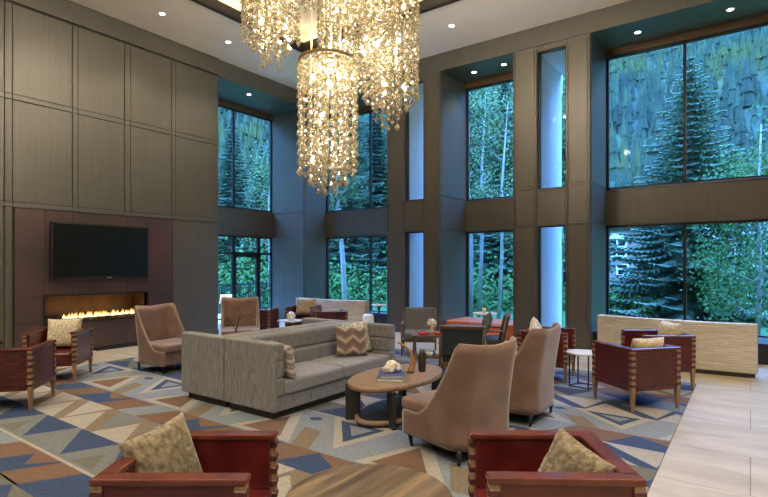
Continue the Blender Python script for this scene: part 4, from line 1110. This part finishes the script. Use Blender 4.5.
def aspen(label, x, y, h, cr, z0, nl, seed, mat='leaf', tr=.09, lean=0, group='pale trunked trees outside the windows', ls=.13):
    rs = random.Random(seed); t = thing('birch_tree', label, 'tree', (x,y,-.5), 0, group)
    b = B(); top = (lean, .3, h*.95)
    tube(b, [(0,0,0),(lean*.3+.05,.05,h*.3),(lean*.6-.04,.1,h*.6),top], [tr,tr*.8,tr*.55,.02], 8)
    tips = []
    for k in range(16):
        f = rs.uniform(z0/h, .92); a = rs.uniform(0,6.28); L = cr*rs.uniform(.5,.95)*(1.1-f*.6)
        p = Vector((lean*f, .3*f, h*f)); q = p+Vector((math.cos(a)*L, math.sin(a)*L, L*.6)); m_ = (p+q)/2+Vector((0,0,-.08))
        tube(b, [p, m_, q], [tr*.3,tr*.2,.008], 5); tips += [m_, q, (m_+q)/2]
    obj('trunk', b, M['birch_bark'], t)
    V = []; F = []
    for k in range(nl):
        c = rs.choice(tips)+Vector((rs.gauss(0,.33)*cr*.5, rs.gauss(0,.33)*cr*.5, rs.gauss(0,.45)*cr*.5))
        n1 = Vector((rs.gauss(0,1),rs.gauss(0,1),rs.gauss(0,1))).normalized(); n2 = n1.orthogonal().normalized(); s = ls*rs.uniform(.5,1.1)
        i0 = len(V); V += [c-n1*s*.5, c+n2*s*.35, c+n1*s*.5, c-n2*s*.35]; F.append((i0,i0+1,i0+2,i0+3))
    me = bpy.data.meshes.new('foliage'); me.from_pydata([tuple(v) for v in V], [], F); me.materials.append(M[mat])
    o = bpy.data.objects.new('foliage', me); COL.objects.link(o); o.parent = t
    return t
def pp(px, d):   # direction of a place outside -> ground position, d metres away
    u = (px-384)/508; s, c = math.sin(R(35.8)), math.cos(R(35.8)); return (d*(-s+c*u), d*(c+s*u))
for px, d, h, r_, sd, lb in ((690,22,11.6,3.9,1,'large spruce filling the middle of the wide right window'),
                            (503,30,14.5,3.0,2,'tall dark spruce in the right half of the narrow middle window'),
                            (462,33,17,3.4,3,'tall spruce at the left edge of the narrow middle window'),
                            (376,36,15,3.2,4,'dark spruce behind the window left of the first pier'),
                            (345,34,17,3.6,9,'spruce in the left half of the window over the far partition'),
                            (572,30,15,3.0,5,'spruce showing in the slot window left of the wide window'),
                            (232,42,15,3.4,6,'spruce seen through the far left window by the door'),
                            (262,40,12,2.8,7,'spruce at the right of the far left window'),
                            (655,30,6.0,2.2,8,'lower spruce hiding part of the brick house'),
                            (700,31,5.0,1.9,10,'lower spruce in front of the right grey house')):
    x, y = pp(px, d); spruce(lb, x, y, h, r_, sd)
for px, d, h, cr, z0, nl, sd, mat, tr, lean, lb in (
    (757,14,6.5,1.9,.8,6000,11,'leaf',.07,.1,'white trunked green aspen at the right edge of the wide window'),
    (735,19,3.0,1.7,.4,3600,12,'leaf',.05,0,'bushy young green aspen low in the right window pane'),
    (471,19,9.5,1.3,3.2,2600,13,'leaf_pale',.09,-.2,'leftmost white birch in the narrow middle window'),
    (479,21,10.5,1.4,3.6,2600,14,'leaf_pale',.09,.2,'second white birch from the left in the narrow middle window'),
    (498,18,8.5,1.4,2.6,2600,15,'leaf_pale',.08,.25,'right white birch in the narrow middle window'),
    (560,18,10,1.2,2.4,2600,16,'leaf_pale',.08,0,'white birch seen in the slot window behind the right armchairs'),
    (346,19,9,1.1,3.0,1800,17,'leaf_pale',.11,-.9,'leaning white birch trunk above the far partition'),
    (268,25,9,1.6,2.5,2500,18,'leaf_pale',.07,0,'pale birch at the right of the glass door')):
    x, y = pp(px, d); aspen(lb, x, y, h, cr, z0, nl, sd, mat, tr, lean)
# undergrowth below the windows
V = []; F = []; rs = random.Random(21)
for k in range(420):
    a = rs.uniform(R(55), R(165)); r_ = rs.uniform(24, 44); cx_, cy_ = r_*math.cos(a), r_*math.sin(a)
    if cy_ < 16 and cx_ > -17: continue
    if cx_*cx_+cy_*cy_ > 900 and a < R(112): continue
    if a < R(96): continue
    s_ = rs.uniform(.9,2.0) * (.45 if a < R(112) else 1)
    for q in range(300):
        c = Vector((cx_+rs.gauss(0,.5)*s_, cy_+rs.gauss(0,.5)*s_, -.5+abs(rs.gauss(0,.7))*s_))
        n1 = Vector((rs.gauss(0,1),rs.gauss(0,1),rs.gauss(0,1))).normalized(); n2 = n1.orthogonal().normalized(); e = rs.uniform(.06,.15)
        i0 = len(V); V += [tuple(c-n1*e), tuple(c+n2*e*.6), tuple(c+n1*e), tuple(c-n2*e*.6)]; F.append((i0,i0+1,i0+2,i0+3))
me = bpy.data.meshes.new('undergrowth'); me.from_pydata(V, [], F); me.materials.append(M['leaf'])
o = bpy.data.objects.new('undergrowth', me); COL.objects.link(o); o['kind'] = 'stuff'; tag(o, 'dark leafy undergrowth at the foot of the hillside', 'shrubs')

def house(label, x, y, rz, w_, d_, h_, wallm, wins, rh):
    t = thing('house', label, 'house', (x,y,-.6), rz, None)
    b = B(); box(b, -w_/2, w_/2, 0, d_, 0, h_); obj('wall', b, wallm, t)
    b = B()
    vs_ = [(-w_/2-.5,-.5,h_),(w_/2+.5,-.5,h_),(w_/2+.5,d_+.5,h_),(-w_/2-.5,d_+.5,h_),(-w_/2-.5,d_/2,h_+rh),(w_/2+.5,d_/2,h_+rh)]
    vv = [b.verts.new(v) for v in vs_]
    for f in ((0,1,5,4),(2,3,4,5),(0,4,3),(1,2,5),(3,2,1,0)): b.faces.new([vv[i] for i in f])
    obj('roof', b, M['roof'], t)
    for (cx_, z_, ww_, wh, arch) in wins:
        b = B(); poly = [(cx_-ww_/2, z_), (cx_+ww_/2, z_), (cx_+ww_/2, z_+wh)]
        if arch: poly += [(cx_+ww_/2*math.cos(a), z_+wh+ww_/4*math.sin(a)) for a in [PI*i/8 for i in range(1,8)]]
        poly += [(cx_-ww_/2, z_+wh)]
        A = [b.verts.new((px_,-.06,pz)) for px_, pz in poly]; C = [b.verts.new((px_,.02,pz)) for px_, pz in poly]
        for i in range(len(poly)): b.faces.new([A[i],A[(i+1)%len(poly)],C[(i+1)%len(poly)],C[i]])
        b.faces.new(A); b.faces.new(C[::-1]); fr_ = obj('window', b, M['white'], t)
        b = B(); n_ = 3 if ww_ > 1.2 else 1; g = .12
        for i in range(n_):
            x0 = cx_-ww_/2+g+(ww_-g)*i/n_; x1 = x0+(ww_-g)/n_-g
            box(b, x0, x1, -.08, -.055, z_+g, z_+wh*.55); box(b, x0, x1, -.08, -.055, z_+wh*.55+g, z_+wh+(.1 if arch and i == 1 else -g*.3))
        obj('pane', b, M['screen'], fr_)
    return t
x, y = pp(628, 40); house('brick house with an arched white window seen through the spruce at left', x, y, R(20), 8, 6, 5.3, M['masonry'], [(-1.1,3.0,2.0,1.35,True),(-.4,1.5,.9,.9,False)], 2.2)
x, y = pp(727, 42); house('grey house with a slate roof behind the aspen in the right pane', x, y, R(10), 9, 6, 4.4, M['siding'], [(-.5,2.4,1.1,1.2,False),(2.2,2.2,1.0,1.3,False)], 1.6)


# ------------------------------------------------------------ sky, camera, colour management
w = bpy.data.worlds.new('dusk_sky'); SC.world = w; w.use_nodes = True; nt = w.node_tree
bg = nt.nodes['Background']
tc = N(nt, 'ShaderNodeTexCoord'); sp = N(nt, 'ShaderNodeSeparateXYZ'); nt.links.new(tc.outputs['Generated'], sp.inputs[0])
r = ramp(nt, sp.outputs['Z'], [(0, (.31,.64,1.0)), (.5, (.19,.43,1.0)), (1, (.16,.37,1.0))])
nt.links.new(r.outputs[0], bg.inputs['Color']); bg.inputs['Strength'].default_value = 30
cam = bpy.data.cameras.new('camera'); co = bpy.data.objects.new('camera', cam); COL.objects.link(co)
co.location = (0,0,1.75); co.rotation_euler = (R(90),0,R(35.8)); cam.lens = 508/768*36; cam.sensor_width = 36; cam.shift_y = 16.5/768
cam.clip_end = 600; SC.camera = co
SC.view_settings.view_transform = 'Standard'; SC.view_settings.look = 'None'; SC.view_settings.gamma = 1
SC.view_settings.use_curve_mapping = False; SC.view_settings.exposure = 0
